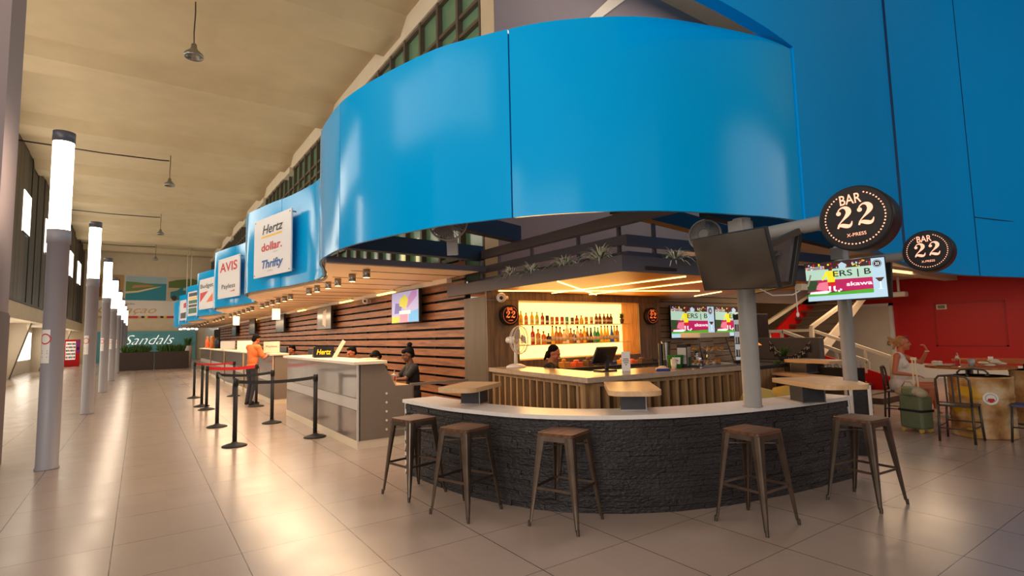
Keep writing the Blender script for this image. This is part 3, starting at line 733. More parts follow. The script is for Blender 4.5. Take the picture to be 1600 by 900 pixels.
# hanging white signs
for k, (x, y, lb) in enumerate([(2.95, 15.2, 'small white sign hanging from the soffit, nearer one'), (2.7, 20.5, 'small white sign hanging from the soffit, farther one')]):
    t = thing('hanging_sign', lb, 'sign', (x, y, 0))
    mb = MB(); mb.box(-.1, .1, -.01, .01, 2.12, 2.42); mb.build('plate', 'white', t)
    mb = MB(); mb.cyl((-.07, 0, 2.42), (-.07, 0, 2.6), .004, n=6); mb.cyl((.07, 0, 2.42), (.07, 0, 2.6), .004, n=6); mb.build('wire', 'gundark', t)

# wall displays on the slats
def wall_tv(yc, wd, z0, z1, label, draw):
    t = thing('wall_display', label, 'screen', mw=face_matrix((4.3, yc, (z0+z1)/2), PI), group=None)
    H = z1-z0
    mb = MB(); mb.box(-wd/2, wd/2, 0, .06, -H/2, H/2); mb.build('case', 'black', t, bevel=.006)
    m, mats = draw(wd*.96, H*.95); m.build('picture', mats, t)
    mb = MB(); mb.box(-.2, .2, .06, .2, -.15, .15); mb.build('wall_bracket', 'gundark', t)
def dr_colour(W, H):
    m = MB(); P = lambda a: [((u-.5)*W, (v-.5)*H) for u, v in a]
    m.flat(P([(0, 0), (1, 0), (1, 1), (0, 1)]), -.001, 0)
    m.flat(P([(.3, .55), (.42, .5), (.52, .42), (.6, .55), (.64, .75), (.5, .92), (.42, .8), (.34, .84)]), -.003, 1)
    m.flat(P([(.1, .3), (.35, .3), (.42, .6), (.15, .66)]), -.002, 2); m.flat(P([(.6, .45), (.95, .8), (.95, 1), (.8, 1), (.55, .7)]), -.002, 3)
    m.flat(P([(0, 0), (.3, 0), (.3, .2), (0, .2)]), -.002, 1); m.flat(P([(.32, 0), (.62, 0), (.62, .26), (.32, .26)]), -.002, 4); m.flat(P([(.66, 0), (1, 0), (1, .4), (.66, .3)]), -.002, 5); m.flat(P([(.3, .28), (.72, .26), (.72, .38), (.3, .38)]), -.003, 6)
    return m, [em('s_lilac', (150, 150, 190), .75), em('s_lime', (176, 176, 60), .75), em('s_violet', (88, 90, 150), .75), em('s_mauve', (150, 110, 160), .75), em('s_pink', (210, 120, 140), .75), em('s_blue', (80, 150, 200), .75), em('s_paper', (220, 205, 200), .75)]
def dr_pale(W, H):
    m = MB(); m.flat([(-W/2, -H/2), (W/2, -H/2), (W/2, H/2), (-W/2, H/2)], -.001, 0)
    m.flat([(-W*.1, -H*.3), (W*.15, -H*.45), (W*.2, H*.4), (-W*.05, H*.3)], -.002, 1); return m, [mat('s_grey', (120, 116, 116), .15), mat('s_greylight', (190, 176, 160), .3)]
def dr_bluish(W, H):
    m = MB(); m.flat([(-W/2, -H/2), (W/2, -H/2), (W/2, H/2), (-W/2, H/2)], -.001, 0)
    m.flat([(-W*.3, -H*.4), (W*.1, -H*.4), (W*.2, H*.3), (-W*.2, H*.4)], -.002, 1); return m, [mat('s_slate', (50, 62, 74), .2), mat('s_slate2', (84, 98, 108), .2)]
wall_tv(9.9, 1.35, 1.86, 2.5, 'colourful display with a yellow shape, nearest on the slat wall', dr_colour)
wall_tv(15.6, 1.4, 1.86, 2.5, 'pale grey display on the slat wall above the counter sign', dr_pale)
wall_tv(21.5, 1.4, 1.88, 2.54, 'dark bluish display on the slat wall, third from the bar', dr_bluish)
wall_tv(27.6, 1.5, 1.9, 2.6, 'dark bluish display on the slat wall, fourth from the bar', dr_bluish)
wall_tv(33.5, 1.5, 1.88, 2.56, 'dark bluish display on the slat wall, farthest one', dr_bluish)
# security cameras
def dome(loc, label):
    t = thing('security_camera', label, 'camera', loc)
    mb = MB(); mb.cyl((0, 0, .0), (.1, 0, 0), .03, n=12); mb.build('mount', 'white', t)
    mb = MB(); mb.ell((-.03, -.02, 0), (.08, .08, .08)); mb.build('housing', 'whiteplastic', t)
    mb = MB(); mb.ell((-.07, -.075, -.01), (.03, .03, .03)); mb.build('lens', 'black', t)
dome((4.4, 12.35, 2.46), 'white round security camera between strip lights on slat wall')
dome((4.7, 7.0, 2.17), 'white round security camera on the bar wood panel, left')

# ================================================================== SERVICE COUNTERS
def counter(name, x0, x1, y0, y1, label, endshape=True, bays=1, group='long row of rental counters'):
    t = thing(name, label, 'counter', (0, 0, 0), group=group)
    mb = MB(); mb.box(x0+.02, x0+.12, y0+.04, y1, .12, 1.2); mb.build('body', 'laminate', t)
    mb = MB()
    mb.box(x0, x0+.02, y0+.05, y1-.02, .93-.38, .71, 0); mb.build('light_band', 'laminatelight', t)
    mb = MB(); mb.box(x0+.0, x0+.02, y0+.05, y1-.02, .12, .54, 0); mb.build('lower_panel', 'laminatedark' if not endshape else mat('sheen_panel', (136, 122, 114), .14, .35, noise=.06, nscale=2), t)
    mb = MB(); mb.box(x0+.005, x0+.02, y0+.05, y1-.02, .72, 1.2, 0); mb.build('upper_panel', 'laminate', t)
    mb = MB(); mb.box(x0, x1-.02, y0+.01, y1, 0, .12); mb.build('plinth', 'cream', t)
    pts = [(x0+.02, .12), (x1, .12), (x1, .86), (x1-.27, .86), (x1-.45, 1.2), (x0+.02, 1.2)]
    T = Matrix.Translation((0, y0+.04, 0)) @ Matrix.Rotation(PI/2, 4, 'X')
    mb = MB(); mb.prism(pts, 0, .04, 0, T); e = mb.build('end_panel', 'laminatedark', t)
    if endshape:
        mb = MB()
        for z in (.24, .37, .50, .63, .76): mb.cyl((x0+.43, y0-.008, z), (x0+.43, y0+.01, z), .017, n=10)
        mb.build('screw_cap', 'cream', e)
    mb = MB(); mb.box(x0-.0, x0+.035, y0, y0+.05, .12, 1.2); mb.build('edge_trim', 'laminatelight' if endshape else 'oak', t)
    mb = MB(); mb.box(x0-.08, x1-.42, y0-.06, y1+.02, 1.2, 1.245); mb.build('worktop', 'cream', t, bevel=.004)
    mb = MB(); mb.box(x0+.45, x1-.02, y0+.08, y1-.05, .82, .86); mb.build('lower_desk', 'oak', t)
    return t
counter('service_counter', 2.58, 3.42, 7.6, 12.1, 'nearest rental counter with reflective grey front and pale worktop')
counter('service_counter', 2.72, 3.5, 14.3, 18.6, 'second rental counter, where the man in orange stands', False)
counter('service_counter', 2.72, 3.5, 19.0, 23.3, 'third rental counter along the row, behind the red belts', False)
counter('service_counter', 2.72, 3.5, 23.7, 28.2, 'fourth rental counter down the row', False)
counter('service_counter', 2.72, 3.5, 28.6, 33.4, 'farthest rental counter, with plants on it', False)

# ================================================================== STANCHIONS
def stanchion():
    t = thing('stanchion', '', 'stanchion', group='black queue stanchions')
    mb = MB(); mb.lathe([(.175, 0), (.175, .012), (.13, .03), (.05, .05), (.034, .07)], 28); mb.build('base', 'blackmatte', t)
    mb = MB(); mb.lathe([(.032, .05), (.032, .9)], 20); mb.build('post', 'blackmatte', t)
    mb = MB(); mb.lathe([(.038, .9), (.038, 1.0), (.03, 1.012), (.001, 1.015)], 20); mb.build('belt_head', 'black', t)
    return t
st = stanchion()
SP = [(1.22, 9.15, 'nearest black stanchion, left front of the queue'), (2.375, 9.06, 'black stanchion in front of the nearest counter'), (2.12, 11.16, 'black stanchion behind, with belt toward the counter'), (1.22, 11.4, 'black stanchion behind the nearest one, left row'),
      (2.34, 14.2, 'black stanchion right beside the man in orange'), (1.32, 14.45, 'left black stanchion that holds the wide red belt'), (1.29, 15.25, 'black stanchion just behind the red belt one'), (1.30, 17.67, 'farthest left black stanchion in the queue'), (2.26, 17.34, 'farthest right black stanchion near second counter')]
for k, (x, y, lb) in enumerate(SP):
    o = st if k == 0 else dup(st); o.location = (x, y, 0); o['label'] = lb
def belt(a, b, m, label, sag=.03, z=.955, h=.05):
    mb = MB(); A = Vector(SP[a][:2]); B = Vector(SP[b][:2]); n = 10; vs = []
    d = (B-A).normalized()*.04; A = A+d; B = B-d
    s = Vector((-(B-A).y, (B-A).x)).normalized()*.003
    for k in range(n+1):
        p = A.lerp(B, k/n); zz = z-sag*4*(k/n)*(1-k/n)
        vs += [(p.x-s.x, p.y-s.y, zz-h/2), (p.x+s.x, p.y+s.y, zz-h/2), (p.x+s.x, p.y+s.y, zz+h/2), (p.x-s.x, p.y-s.y, zz+h/2)]
    fs = []
    for k in range(n):
        for j in range(4): fs.append((4*k+j, 4*k+(j+1) % 4, 4*k+4+(j+1) % 4, 4*k+4+j))
    mb.add(vs, fs); mb.build('queue_belt', m, label=label, cat='belt', group=None)
belt(0, 1, 'blackmatte', 'black belt strung between the two nearest stanchions')
belt(3, 2, 'blackmatte', 'black belt across the second stanchion row')
belt(0, 3, 'gundark', 'dark belt along the left side between nearest stanchions')
belt(5, 4, 'redbelt', 'wide red belt reaching to the man in orange', h=.075)
belt(7, 8, 'redbelt', 'red belt between the two farthest stanchions')
# ================================================================== BLACK CURVED DRINKS WALL
wpts = curve_pts([(2.6, 5.95), (2.66, 5.03), (2.78, 4.53), (2.885, 4.21), (3.03, 3.93), (3.215, 3.68), (3.45, 3.46), (3.69, 3.295), (3.94, 3.155), (4.255, 3.03), (4.6, 2.93), (4.9, 2.865), (5.4, 2.775), (6.22, 2.69)], .06)
wt = thing('curved_bar_wall', 'low curved black stone wall with white ledge in front of the stools', 'wall')
M['roughstone'] = mat('rough_black_stone', (40, 35, 36), .55, noise=.18, nscale=5, bump=.9, bscale=26, stretch=(1, 1, 2.2))
def stone_courses(pts, top, parent, seed, d1=.012):
    random.seed(seed); ls = [0]
    for i in range(1, len(pts)): ls.append(ls[-1]+(pts[i]-pts[i-1]).length)
    def at(s):
        s = max(0, min(ls[-1], s)); i = 0
        while i < len(ls)-2 and ls[i+1] < s: i += 1
        u = (s-ls[i])/max(1e-6, ls[i+1]-ls[i]); return pts[i].lerp(pts[i+1], u)
    mb = MB(); z = .0; row = 0
    while z < top-.01:
        h = min(random.choice([.044, .05, .056]), top-z); s = -random.uniform(0, .2)
        while s < ls[-1]-.005:
            L = random.choice([.14, .2, .27, .36, .42]); a, b = max(0, s), min(ls[-1], s+L)
            if b-a > .01:
                n = max(2, int((b-a)/.07)); q = [at(a+.0012+(b-a-.0024)*k/n) for k in range(n+1)]
                d = random.uniform(.002, .017); tilt = random.uniform(-.004, .004)
                A = offset(q, -d-tilt); B = offset(q, -d+tilt); I = offset(q, d1); m = len(q)
                vs = [(p.x, p.y, z+.0012) for p in A]+[(p.x, p.y, z+h-.0012) for p in B]+[(p.x, p.y, z+h-.0012) for p in I]+[(p.x, p.y, z+.0012) for p in I]
                fs = []
                for i in range(m-1): fs += [(i, i+1, m+i+1, m+i), (m+i, m+i+1, 2*m+i+1, 2*m+i), (3*m+i, 3*m+i+1, i+1, i)]
                fs += [(0, m, 2*m, 3*m), (m-1, 4*m-1, 3*m-1, 2*m-1)]
                mb.add(vs, fs)
            s += L
        z += h; row += 1
    return mb.build('stone_cladding', 'roughstone', parent)
stone_courses(wpts, .808, wt, 11)
mb = MB(); strip_wall(mb, wpts, .004, .3, 0, .808, 0, smooth=True)
mb.build('core', 'blackmatte', wt)
cpts = [wpts[0]+Vector((0, .03))]+wpts[1:-1]+[wpts[-1]+Vector((.03, 0))]
mb = MB(); strip_wall(mb, cpts, -.035, .40, .812, .85, 0, smooth=True); mb.build('ledge', 'quartz', wt, bevel=.003)
mb = MB(); mb.box(-.004, .012, 0, .03, 0, .81, 0, Matrix.Translation((2.595, 5.94, 0))); mb.box(0, .03, -.012, .02, 0, .81, 0, Matrix.Translation((6.2, 2.69, 0))); mb.build('corner_trim', 'white', wt)
mb = MB(); mb.cyl((2.935, 4.02, .7), (2.93, 4.0, .7), .012, n=8); mb.cyl((2.96, 4.01, .695), (2.95, 3.99, .695), .008, n=8); mb.build('bag_hook', 'steel', wt)
# second stretch of the ring
w2 = curve_pts([(7.43, 2.94), (8.0, 3.32), (8.5, 3.76), (8.87, 4.52), (9.28, 5.4)], .12)
wt2 = thing('curved_bar_wall', 'black stone wall end with two white corner strips, behind the opening', 'wall')
stone_courses(w2, .808, wt2, 5)
mb = MB(); strip_wall(mb, w2, .004, .2, 0, .808, 0, uv=True); mb.build('core', 'stone', wt2)
mb = MB(); strip_wall(mb, w2[3:], -.03, .3, .812, .85, 0); mb.build('ledge', 'oak', wt2)
mb = MB(); mb.box(7.385, 7.415, 2.93, 2.96, 0, .86); mb.box(7.29, 7.32, 3.10, 3.13, 0, .86); mb.build('corner_trim', 'white', wt2)

# drink tables on square pedestals
def drink_table(loc, ang, L, W, label, zb=.85, zt=1.05, ped=(0, 0), pr=.11):
    t = thing('ledge_table', label, 'table', (loc[0], loc[1], 0), rz=ang, group='light wood tables on the curved ledge')
    r = W*.3; pts = []
    for cx, cy, a0 in ((L/2-.03, W/2-.03, 0), (-L/2+r, W/2-r, 90), (-L/2+r, -W/2+r, 180), (L/2-.03, -W/2+.03, 270)):
        rr = r if cx < 0 else .03
        for k in range(7): a = math.radians(a0+15*k); pts.append((cx+rr*math.cos(a), cy+rr*math.sin(a)))
    mb = MB(); mb.prism(pts, zt-.045, zt); mb.build('tabletop', 'oak', t, bevel=.004)
    mb = MB(); mb.box(ped[0]-pr, ped[0]+pr, ped[1]-pr, ped[1]+pr, zb, zt-.045); mb.build('pedestal', mat('slate_tile', (44, 44, 50), .5, noise=.1, nscale=20), t)
    mb = MB(); mb.box(ped[0]-pr-.012, ped[0]+pr+.012, ped[1]-pr-.012, ped[1]+pr+.012, zb, zb+.008); mb.bar((ped[0]-pr-.002, ped[1]-pr-.002, zb), (ped[0]-pr-.002, ped[1]-pr-.002, zt-.045), .01, .01, up=(1, 0, 0)); mb.build('edge_trim', 'steel', t)
drink_table((2.94, 5.05), math.radians(34), .78, .44, 'light wood drink table at the left end of the ledge', ped=(.08, -.02))
drink_table((3.99, 3.70), math.radians(48), 1.0, .48, 'light wood drink table in the middle of the ledge', ped=(-.14, .0))
drink_table((5.62, 2.68), math.radians(58), .92, .5, 'light wood drink table at the right end of the ledge', ped=(-.0, .14))
drink_table((9.3, 4.5), math.radians(-100), .9, .5, 'light wood drink table on the far black wall', ped=(0, -.25), pr=.14)

# ================================================================== BAR STOOLS
def bar_stool():
    t = thing('bar_stool', '', 'bar stool', group='metal bar stools around the curved wall')
    s = .165; f = .225; H = .735
    pts = []
    for cx, cy, a0 in ((s-.03, s-.03, 0), (-s+.03, s-.03, 90), (-s+.03, -s+.03, 180), (s-.03, -s+.03, 270)):
        for k in range(5): a = math.radians(a0+22.5*k); pts.append((cx+.035*math.cos(a), cy+.035*math.sin(a)))
    mb = MB(); mb.prism(pts, H-.002, H+.022); mb.build('seat', 'seatwood', t, bevel=.004)
    mb = MB()
    for a in range(4):
        T = Matrix.Rotation(a*PI/2, 4, 'Z'); mb.add([(-s+.012, -s, H-.002), (s-.012, -s, H-.002), (s-.005, -s-.004, H-.045), (-s+.005, -s-.004, H-.045), (-s+.012, -s+.01, H-.002), (s-.012, -s+.01, H-.002), (s-.005, -s+.006, H-.045), (-s+.005, -s+.006, H-.045)], [(0, 3, 2, 1), (4, 5, 6, 7), (3, 7, 6, 2), (0, 1, 5, 4)], 0, False, T)
    mb.box(-s+.01, s-.01, -s+.01, s-.01, H-.012, H-.003)
    mb.build('seat_frame', 'gun', t)
    for a in range(4):
        T = Matrix.Rotation(a*PI/2, 4, 'Z')
        mb = MB(); top = Vector((-s+.002, -s+.002, H-.004)); bot = Vector((-f, -f, .03)); secs = []
        n = 7
        for k in range(n):
            u = k/(n-1); c = top.lerp(bot, u); wd = .072*(1-u)+.022*u
            secs.append([c+Vector((wd, -.002, 0)), c+Vector((wd*.5, -.006, 0)), c+Vector((.004, -.004, 0)), c+Vector((-.004, .004, 0)), c+Vector((-.006, wd*.5, 0)), c+Vector((-.002, wd, 0)),
                         c+Vector((.006, wd, 0)), c+Vector((.005, wd*.5, 0)), c+Vector((.009, .009, 0)), c+Vector((wd*.5, .005, 0)), c+Vector((wd, .006, 0))])
        vs = [p for sct in secs for p in sct]; m_ = 11; fs = []
        for k in range(n-1):
            for j in range(m_): fs.append((k*m_+j, (k+1)*m_+j, (k+1)*m_+(j+1) % m_, k*m_+(j+1) % m_))
        fs += [tuple(range(m_)), tuple(range((n-1)*m_, n*m_))[::-1]]
        mb.add(vs, fs, 0, False, T); lg = mb.build('leg', 'gun', t)
        mb = MB(); mb.cyl((-f-.001, -f-.001, 0), (-f+.003, -f+.003, .045), .013, .015, 10, T=T)
        mb.build('foot', 'gundark', lg)
        q = .31; sx = (-s)*(q/H)+(-f)*(1-q/H)
        mb = MB(); mb.bar(Vector((sx+.01, sx+.008, q)), Vector((-sx-.01, sx+.008, q)), .008, .022, T=T); mb.build('footrest', 'gun', t)
    mb = MB(); q = .655; sx = (-s)*(q/H)+(-f)*(1-q/H)
    mb.bar((sx, sx+.01, q), (-sx, -sx-.01, q), .006, .01); mb.bar((sx, -sx-.01, q-.012), (-sx, sx+.01, q-.012), .006, .01); mb.build('cross_brace', 'gun', t)
    return t
bs = bar_stool()
for k, (x, y, a, lb) in enumerate([(2.34, 5.17, math.atan2(.087, .419), 'leftmost metal bar stool, beside the end of the black wall'), (2.466, 4.33, math.radians(18.3), 'second bar stool from the left, dark brown wooden seat'),
                                   (2.984, 3.55, math.radians(21), 'middle bar stool with orange-brown seat, before the ledge centre'), (4.197, 2.574, math.radians(-1.5), 'bar stool below the white post, second from right'), (5.45, 2.26, math.radians(-5), 'rightmost metal bar stool near the wall opening')]):
    o = bs if k == 0 else dup(bs); o.location = (x, y, 0); o.rotation_euler = (0, 0, a); o['label'] = lb

# ================================================================== POSTS, DRUM SIGNS, SCREENS
def post(x, y, z0, label):
    t = thing('round_post', label, 'post', (x, y, 0))
    mb = MB(); mb.lathe([(.09, z0), (.088, z0+.01), (.082, z0+.012), (.082, 2.66), (.06, 2.66)], 28); mb.build('shaft', 'steelpost', t)
    mb = MB(); mb.box(-.1, .1, -.06, .09, 2.48, 2.64); mb.build('bracket', 'steelpost', t, bevel=.006)
    return t
p1 = post(4.80, 2.915, .851, 'round grey post on the ledge carrying the black screens')
mb = MB(); mb.cyl((0, -.05, 2.47), (-.08, -.83, 2.47), .062, n=20); mb.build('arm', 'steelpost', p1)
p2 = post(7.66, 3.26, .0, 'round grey post at right carrying the lit football screen')
mb = MB(); mb.cyl((0, -.05, 2.42), (-.06, -.78, 2.43), .055, n=20); mb.build('arm', 'steelpost', p2)

def drum_sign(mw, R, D, label, name='drum_sign', lit=1.25, cat='sign', gc=(255, 176, 146)):
    t = thing(name, label, cat, mw=mw, group=None)
    mb = MB()
    T = Matrix.Rotation(PI/2, 4, 'X')     # local z -> -y
    mb.lathe([(R*.86, -D), (R, -D*.94), (R, -.012), (R*.985, 0), (R*.955, 0), (R*.95, -.01)], 48, 0, T); mb.build('drum', mat('drum_black', (30, 25, 24), .4, .0, spec=.3), t)
    mb = MB(); n = 48
    mb.add([(R*.955*math.cos(2*PI*i/n), -.004, R*.955*math.sin(2*PI*i/n)) for i in range(n)], [tuple(range(n))])
    mb.build('face', mat('marble_black', (26, 21, 22), .3, noise=.75, nscale=7, spec=.25), t)
    g = em('neon_%d' % gc[1], gc, lit)
    mb = MB()
    text(mb, 'BAR', -.06*R, .45*R, .30*R, 0, y=-.006, bold=.01, width=.58*R)
    swash2(mb, -.50*R, -.27*R, .66*R, 0, -.006); swash2(mb, .07*R, -.27*R, .66*R, 0, -.006)
    text(mb, 'X-PRESS', .0, -.56*R, .10*R, 0, y=-.006, width=.52*R)
    mb.build('lettering', g, t)
    mb = MB()
    for k in range(46):
        a = PI/2+math.radians(24)+k/45*math.radians(360-48)
        cx, cz = .8*R*math.cos(a), .8*R*math.sin(a)
        mb.add([(cx+.024*R*math.cos(j*PI/4), -.008, cz+.024*R*math.sin(j*PI/4)) for j in range(8)], [tuple(range(8))])
    mb.build('dot_ring', g, t)
    return t
drum_sign(face_matrix((4.66, 1.86, 2.45), PI+.12, 0, .05), .262, .26, 'large round black sign with pink numerals on nearer post arm')
drum_sign(face_matrix((7.52, 2.27, 2.45), PI+.12, 0, .04), .24, .25, 'round black sign with pink numerals on the farther post arm')
drum_sign(face_matrix((4.85, 7.0, 1.895), -PI/2-.1), .165, .09, 'small round sign with orange numerals left of the bottles', 'round_sign', 1.0, gc=(255, 120, 60))
drum_sign(face_matrix((8.25, 7.0, 1.885), -PI/2-.1), .165, .09, 'small round sign with orange numerals right of the bottles', 'round_sign', 1.0, gc=(255, 120, 60))

def screen_case(t, W, H, back=True):
    mb = MB(); mb.box(-W/2, W/2, 0, .035, -H/2, H/2); mb.build('case', 'black', t, bevel=.004)
    mb = MB(); mb.prism([(-W*.42, -H*.42), (W*.42, -H*.42), (W*.42, H*.42), (-W*.42, H*.42)], 0, .03, 0, Matrix.Translation((0, .06, 0)) @ Matrix.Rotation(PI/2, 4, 'X'))
    mb.box(-W*.2, W*.2, .06, .075, -H*.3, -H*.24); mb.box(-W*.2, W*.2, .06, .075, H*.1, H*.16); mb.box(-.03, .03, .06, .08, -H*.38, H*.2)
    mb.build('back_cover', 'charcoal', t, bevel=.004)
def wall_arm(t, p):
    mb = MB(); mb.bar((0, .06, 0), p, .05, .05); mb.box(-.1, .1, .055, .09, -.1, .1); mb.build('mount', 'gundark', t)
def tv_off(mw, W, H, label, armto):
    t = thing('hanging_screen', label, 'screen', mw=mw); screen_case(t, W, H)
    mb = MB(); mb.flat([(-W/2+.008, -H/2+.012), (W/2-.008, -H/2+.012), (W/2-.008, H/2-.008), (-W/2+.008, H/2-.008)], -.002); mb.build('glass', 'screenoff', t)
    wall_arm(t, armto); return t
def football(W, H, right=True):
    m = MB(); P = lambda a: [((u-.5)*W, (v-.5)*H) for u, v in a]
    q = .84 if right else 1
    S = lambda a: P([(u*q, v) for u, v in a]); b0 = .13 if right else 0.0
    if right: m.flat(P([(0, 0), (1, 0), (1, 1), (0, 1)]), -.001, 0)
    V = lambda a: [((u*q-.5)*W, (b0+v*(1-b0)-.5)*H) for u, v in a]
    m.flat(V([(0, 0), (1, 0), (1, 1), (0, 1)]), -.002, 1)
    random.seed(4)
    for k in range(46):
        u = random.uniform(.0, .97); v = random.uniform(.82, .97); s = random.uniform(.012, .03)
        m.flat(V([(u, v-s), (u+s, v-s), (u+s, v+s), (u, v+s)]), -.003-.00001*k, random.choice([2, 2, 3, 4, 0]))
    m.flat(V([(.52, .8), (.62, .8), (.64, .9), (.57, .98), (.52, .92)]), -.0035, 0)
    m.flat(V([(0, .5), (1, .44), (1, .8), (0, .8)]), -.0045, 5)
    for k in range(3): m.flat(V([(0, .8+.04*k), (.3, .81+.04*k), (.3, .82+.04*k), (0, .81+.04*k)]), -.0047, 6)
    m.flat(V([(0, .12), (1, .1), (1, .46), (0, .48)]), -.005, 7)
    m.flat(V([(0, 0), (1, 0), (1, .12), (0, .06)]), -.0055, 8)
    m.flat(V([(0, .14), (.16, .18), (.18, .47), (0, .48)]), -.0052, 12)
    m.flat(V([(.14, .2), (.3, .14), (.38, .3), (.34, .42), (.2, .4), (.16, .32)]), -.0058, 9)
    text(m, 'ERS | B', (.70*q-.5)*W, (b0+.56*(1-b0)-.5)*H, H*.15, 10, y=-.006, bold=.01, width=.56*q*W)
    text(m, 'skawa', (.80*q-.5)*W, (b0+.25*(1-b0)-.5)*H, H*.10, 6, y=-.006, bold=.02, width=.38*q*W)
    # player from behind in yellow
    m.flat(V([(.33, .4), (.44, .4), (.45, .52), (.46, .72), (.43, .74), (.34, .74), (.31, .72), (.33, .52)]), -.008, 3)
    m.flat(V([(.31, .72), (.33, .66), (.28, .5), (.26, .46), (.24, .48), (.27, .58)]), -.008, 3); m.flat(V([(.46, .72), (.5, .66), (.51, .6), (.48, .6), (.45, .65)]), -.008, 3)
    m.flat(V([(.33, .28), (.38, .28), (.39, .33), (.41, .26), (.45, .28), (.45, .4), (.33, .4)]), -.0085, 2)
    m.flat(V([(.36, .75), (.41, .75), (.42, .8), (.39, .84), (.36, .8)]), -.0085, 11)
    for u in (.34, .41): m.flat(V([(u, .14), (u+.025, .14), (u+.035, .28), (u, .28)]), -.0085, 6)
    m.flat(V([(.03, .07), (.3, .06), (.38, .12), (.3, .15), (.05, .13)]), -.0087, 6)
    for k, (u, v) in enumerate(((.42, .12), (.47, .1), (.5, .14))): m.flat(V([(u, v), (u+.03, v-.02), (u+.04, v+.03), (u+.01, v+.05)]), -.0088, 6)
    if right:
        cx, cz, r = .41*W, .36*H, .055*W
        m.flat([(cx+r*math.cos(2*PI*i/20), cz+r*math.sin(2*PI*i/20)) for i in range(20)], -.003, 10)
        m.flat([(cx+r*.85*math.cos(2*PI*i/20), cz+r*.85*math.sin(2*PI*i/20)) for i in range(20)], -.0034, 6)
        m.flat([(cx+r*.78*math.cos(2*PI*i/20), cz+r*.78*math.sin(2*PI*i/20)) for i in range(20)], -.0037, 10)
        text(m, '22', cx, cz-r*.3, r*.6, 6, y=-.004, bold=.02)
        gx = .43*W; m.flat([(gx-.06*W, -.0*H), (gx+.05*W, .0*H), (gx+.01*W, -.1*H), (gx-.02*W, -.1*H)], -.003, 11); m.flat([(gx-.007*W, -.1*H), (gx+.003*W, -.1*H), (gx+.003*W, -.27*H), (gx-.007*W, -.27*H)], -.0031, 6); m.flat([(gx-.035*W, -.29*H), (gx+.03*W, -.29*H), (gx, -.27*H)], -.0032, 6)
    s = .95
    mats = [em('tv_sky', (170, 200, 218), s), em('tv_crowd', (54, 22, 24), s), em('tv_red', (190, 26, 22), s), em('tv_yellow', (232, 214, 40), s), em('tv_orange', (220, 96, 40), s), em('tv_mint', (168, 202, 182), s), em('tv_white', (236, 238, 240), s),
            em('tv_magenta', (172, 20, 84), s), em('tv_grass', (70, 160, 40), s), em('tv_pink', (222, 116, 140), s), em('tv_ink', (14, 22, 28), s), em('tv_brown', (70, 34, 26), s), em('tv_dkgreen', (40, 66, 34), s)]
    return m, mats
def tv_on(mw, W, H, label, right=True, armto=None, name='lit_screen'):
    t = thing(name, label, 'screen', mw=mw); screen_case(t, W, H)
    m, mats = football(W*.975, H*.96, right); m.build('picture', mats, t)
    if armto: wall_arm(t, armto)
    return t
tv_off(face_matrix((4.15, 2.635, 2.163), 2.859, .283, -.064), .875, .5, 'switched-off black screen tilted down on the nearer post', (.2, .6, .1))
tv_off(face_matrix((4.97, 2.67, 2.19), -.685, .2, 0), .875, .5, 'dark screen seen from behind, right side of nearer post', (.02, .26, .05))
tv_on(face_matrix((7.25, 3.06, 2.17), 3.50, .118, .021), .87, .5, 'lit screen showing a football match on the farther post', True, (-.05, .4, .1))
tv_off(face_matrix((8.28, 3.3, 2.2), -.2, .1, 0), .87, .5, 'dark screen behind the football screen, farther post', (.0, .6, .03))
mb = MB(); mb.tube([(4.86, 2.92, 2.2), (4.9, 2.85, 1.98), (4.98, 2.75, 1.9), (5.1, 2.62, 1.9), (5.2, 2.52, 1.98), (5.22, 2.5, 2.08)], .007, 6); mb.tube([(5.12, 2.6, 2.0), (5.13, 2.6, 1.72)], .005, 6); mb.ell((5.13, 2.6, 1.71), (.015, .015, .025), 8, 6)
mb.build('hanging_cable', 'white', label='white cable looping below the screens on the nearer post', cat='cable')
mb = MB(); mb.box(-.05, .05, -.03, .03, -.03, .03); mb.build('junction_box', 'cream', loc=(5.16, 2.56, 1.97), label='small beige junction box on the hanging cable', cat='box', bevel=.004)

# fans
def wall_fan(loc, ang, tilt, R, label):
    t = thing('wall_fan', label, 'fan', mw=face_matrix(loc, ang, tilt))
    mb = MB()
    for y in (-.05, .07): mb.tube([(R*math.cos(2*PI*k/32), y if False else y*.2, R*math.sin(2*PI*k/32)) for k in range(32)], .009, 6, 0, None, True)
    for k in range(40):
        a = 2*PI*k/40
        for yb in (-.07, .08): mb.tube([(.05*math.cos(a), yb, .05*math.sin(a)), (.6*R*math.cos(a), yb*.9, .6*R*math.sin(a)), (R*math.cos(a), 0, R*math.sin(a))], .0025, 4)
    mb.build('guard', 'steelpost', t)
    mb = MB()
    for k in range(3):
        T = Matrix.Rotation(2*PI*k/3, 4, 'Y'); mb.add([(.03, -.02, -.02), (.85*R, -.03, -.1), (.9*R, .0, .06), (.5*R, .03, .12), (.04, .02, .03)], [(0, 1, 2, 3, 4)], 0, True, T)
    mb.build('blade', mat('fan_blade', (120, 118, 120), .4), t)
    mb = MB(); mb.cyl((0, .02, 0), (0, .2, 0), .07, .05, 16); mb.cyl((0, -.05, 0), (0, .02, 0), .05, .05, 16); mb.build('motor', 'steelpost', t)
    mb = MB(); mb.bar((0, .15, -.0), (0, .2, -.32), .05, .03, up=(0, 1, 0)); mb.box(-.06, .06, .17, .23, -.4, -.2); mb.build('bracket', 'steelpost', t)
wall_fan((2.75, 5.15, 2.86), math.radians(230), .2, .22, 'white wall fan under the left of the blue fascia')
wall_fan((4.75, 3.3, 2.56), math.radians(200), -.15, .16, 'white wall fan behind the top of the nearer post')

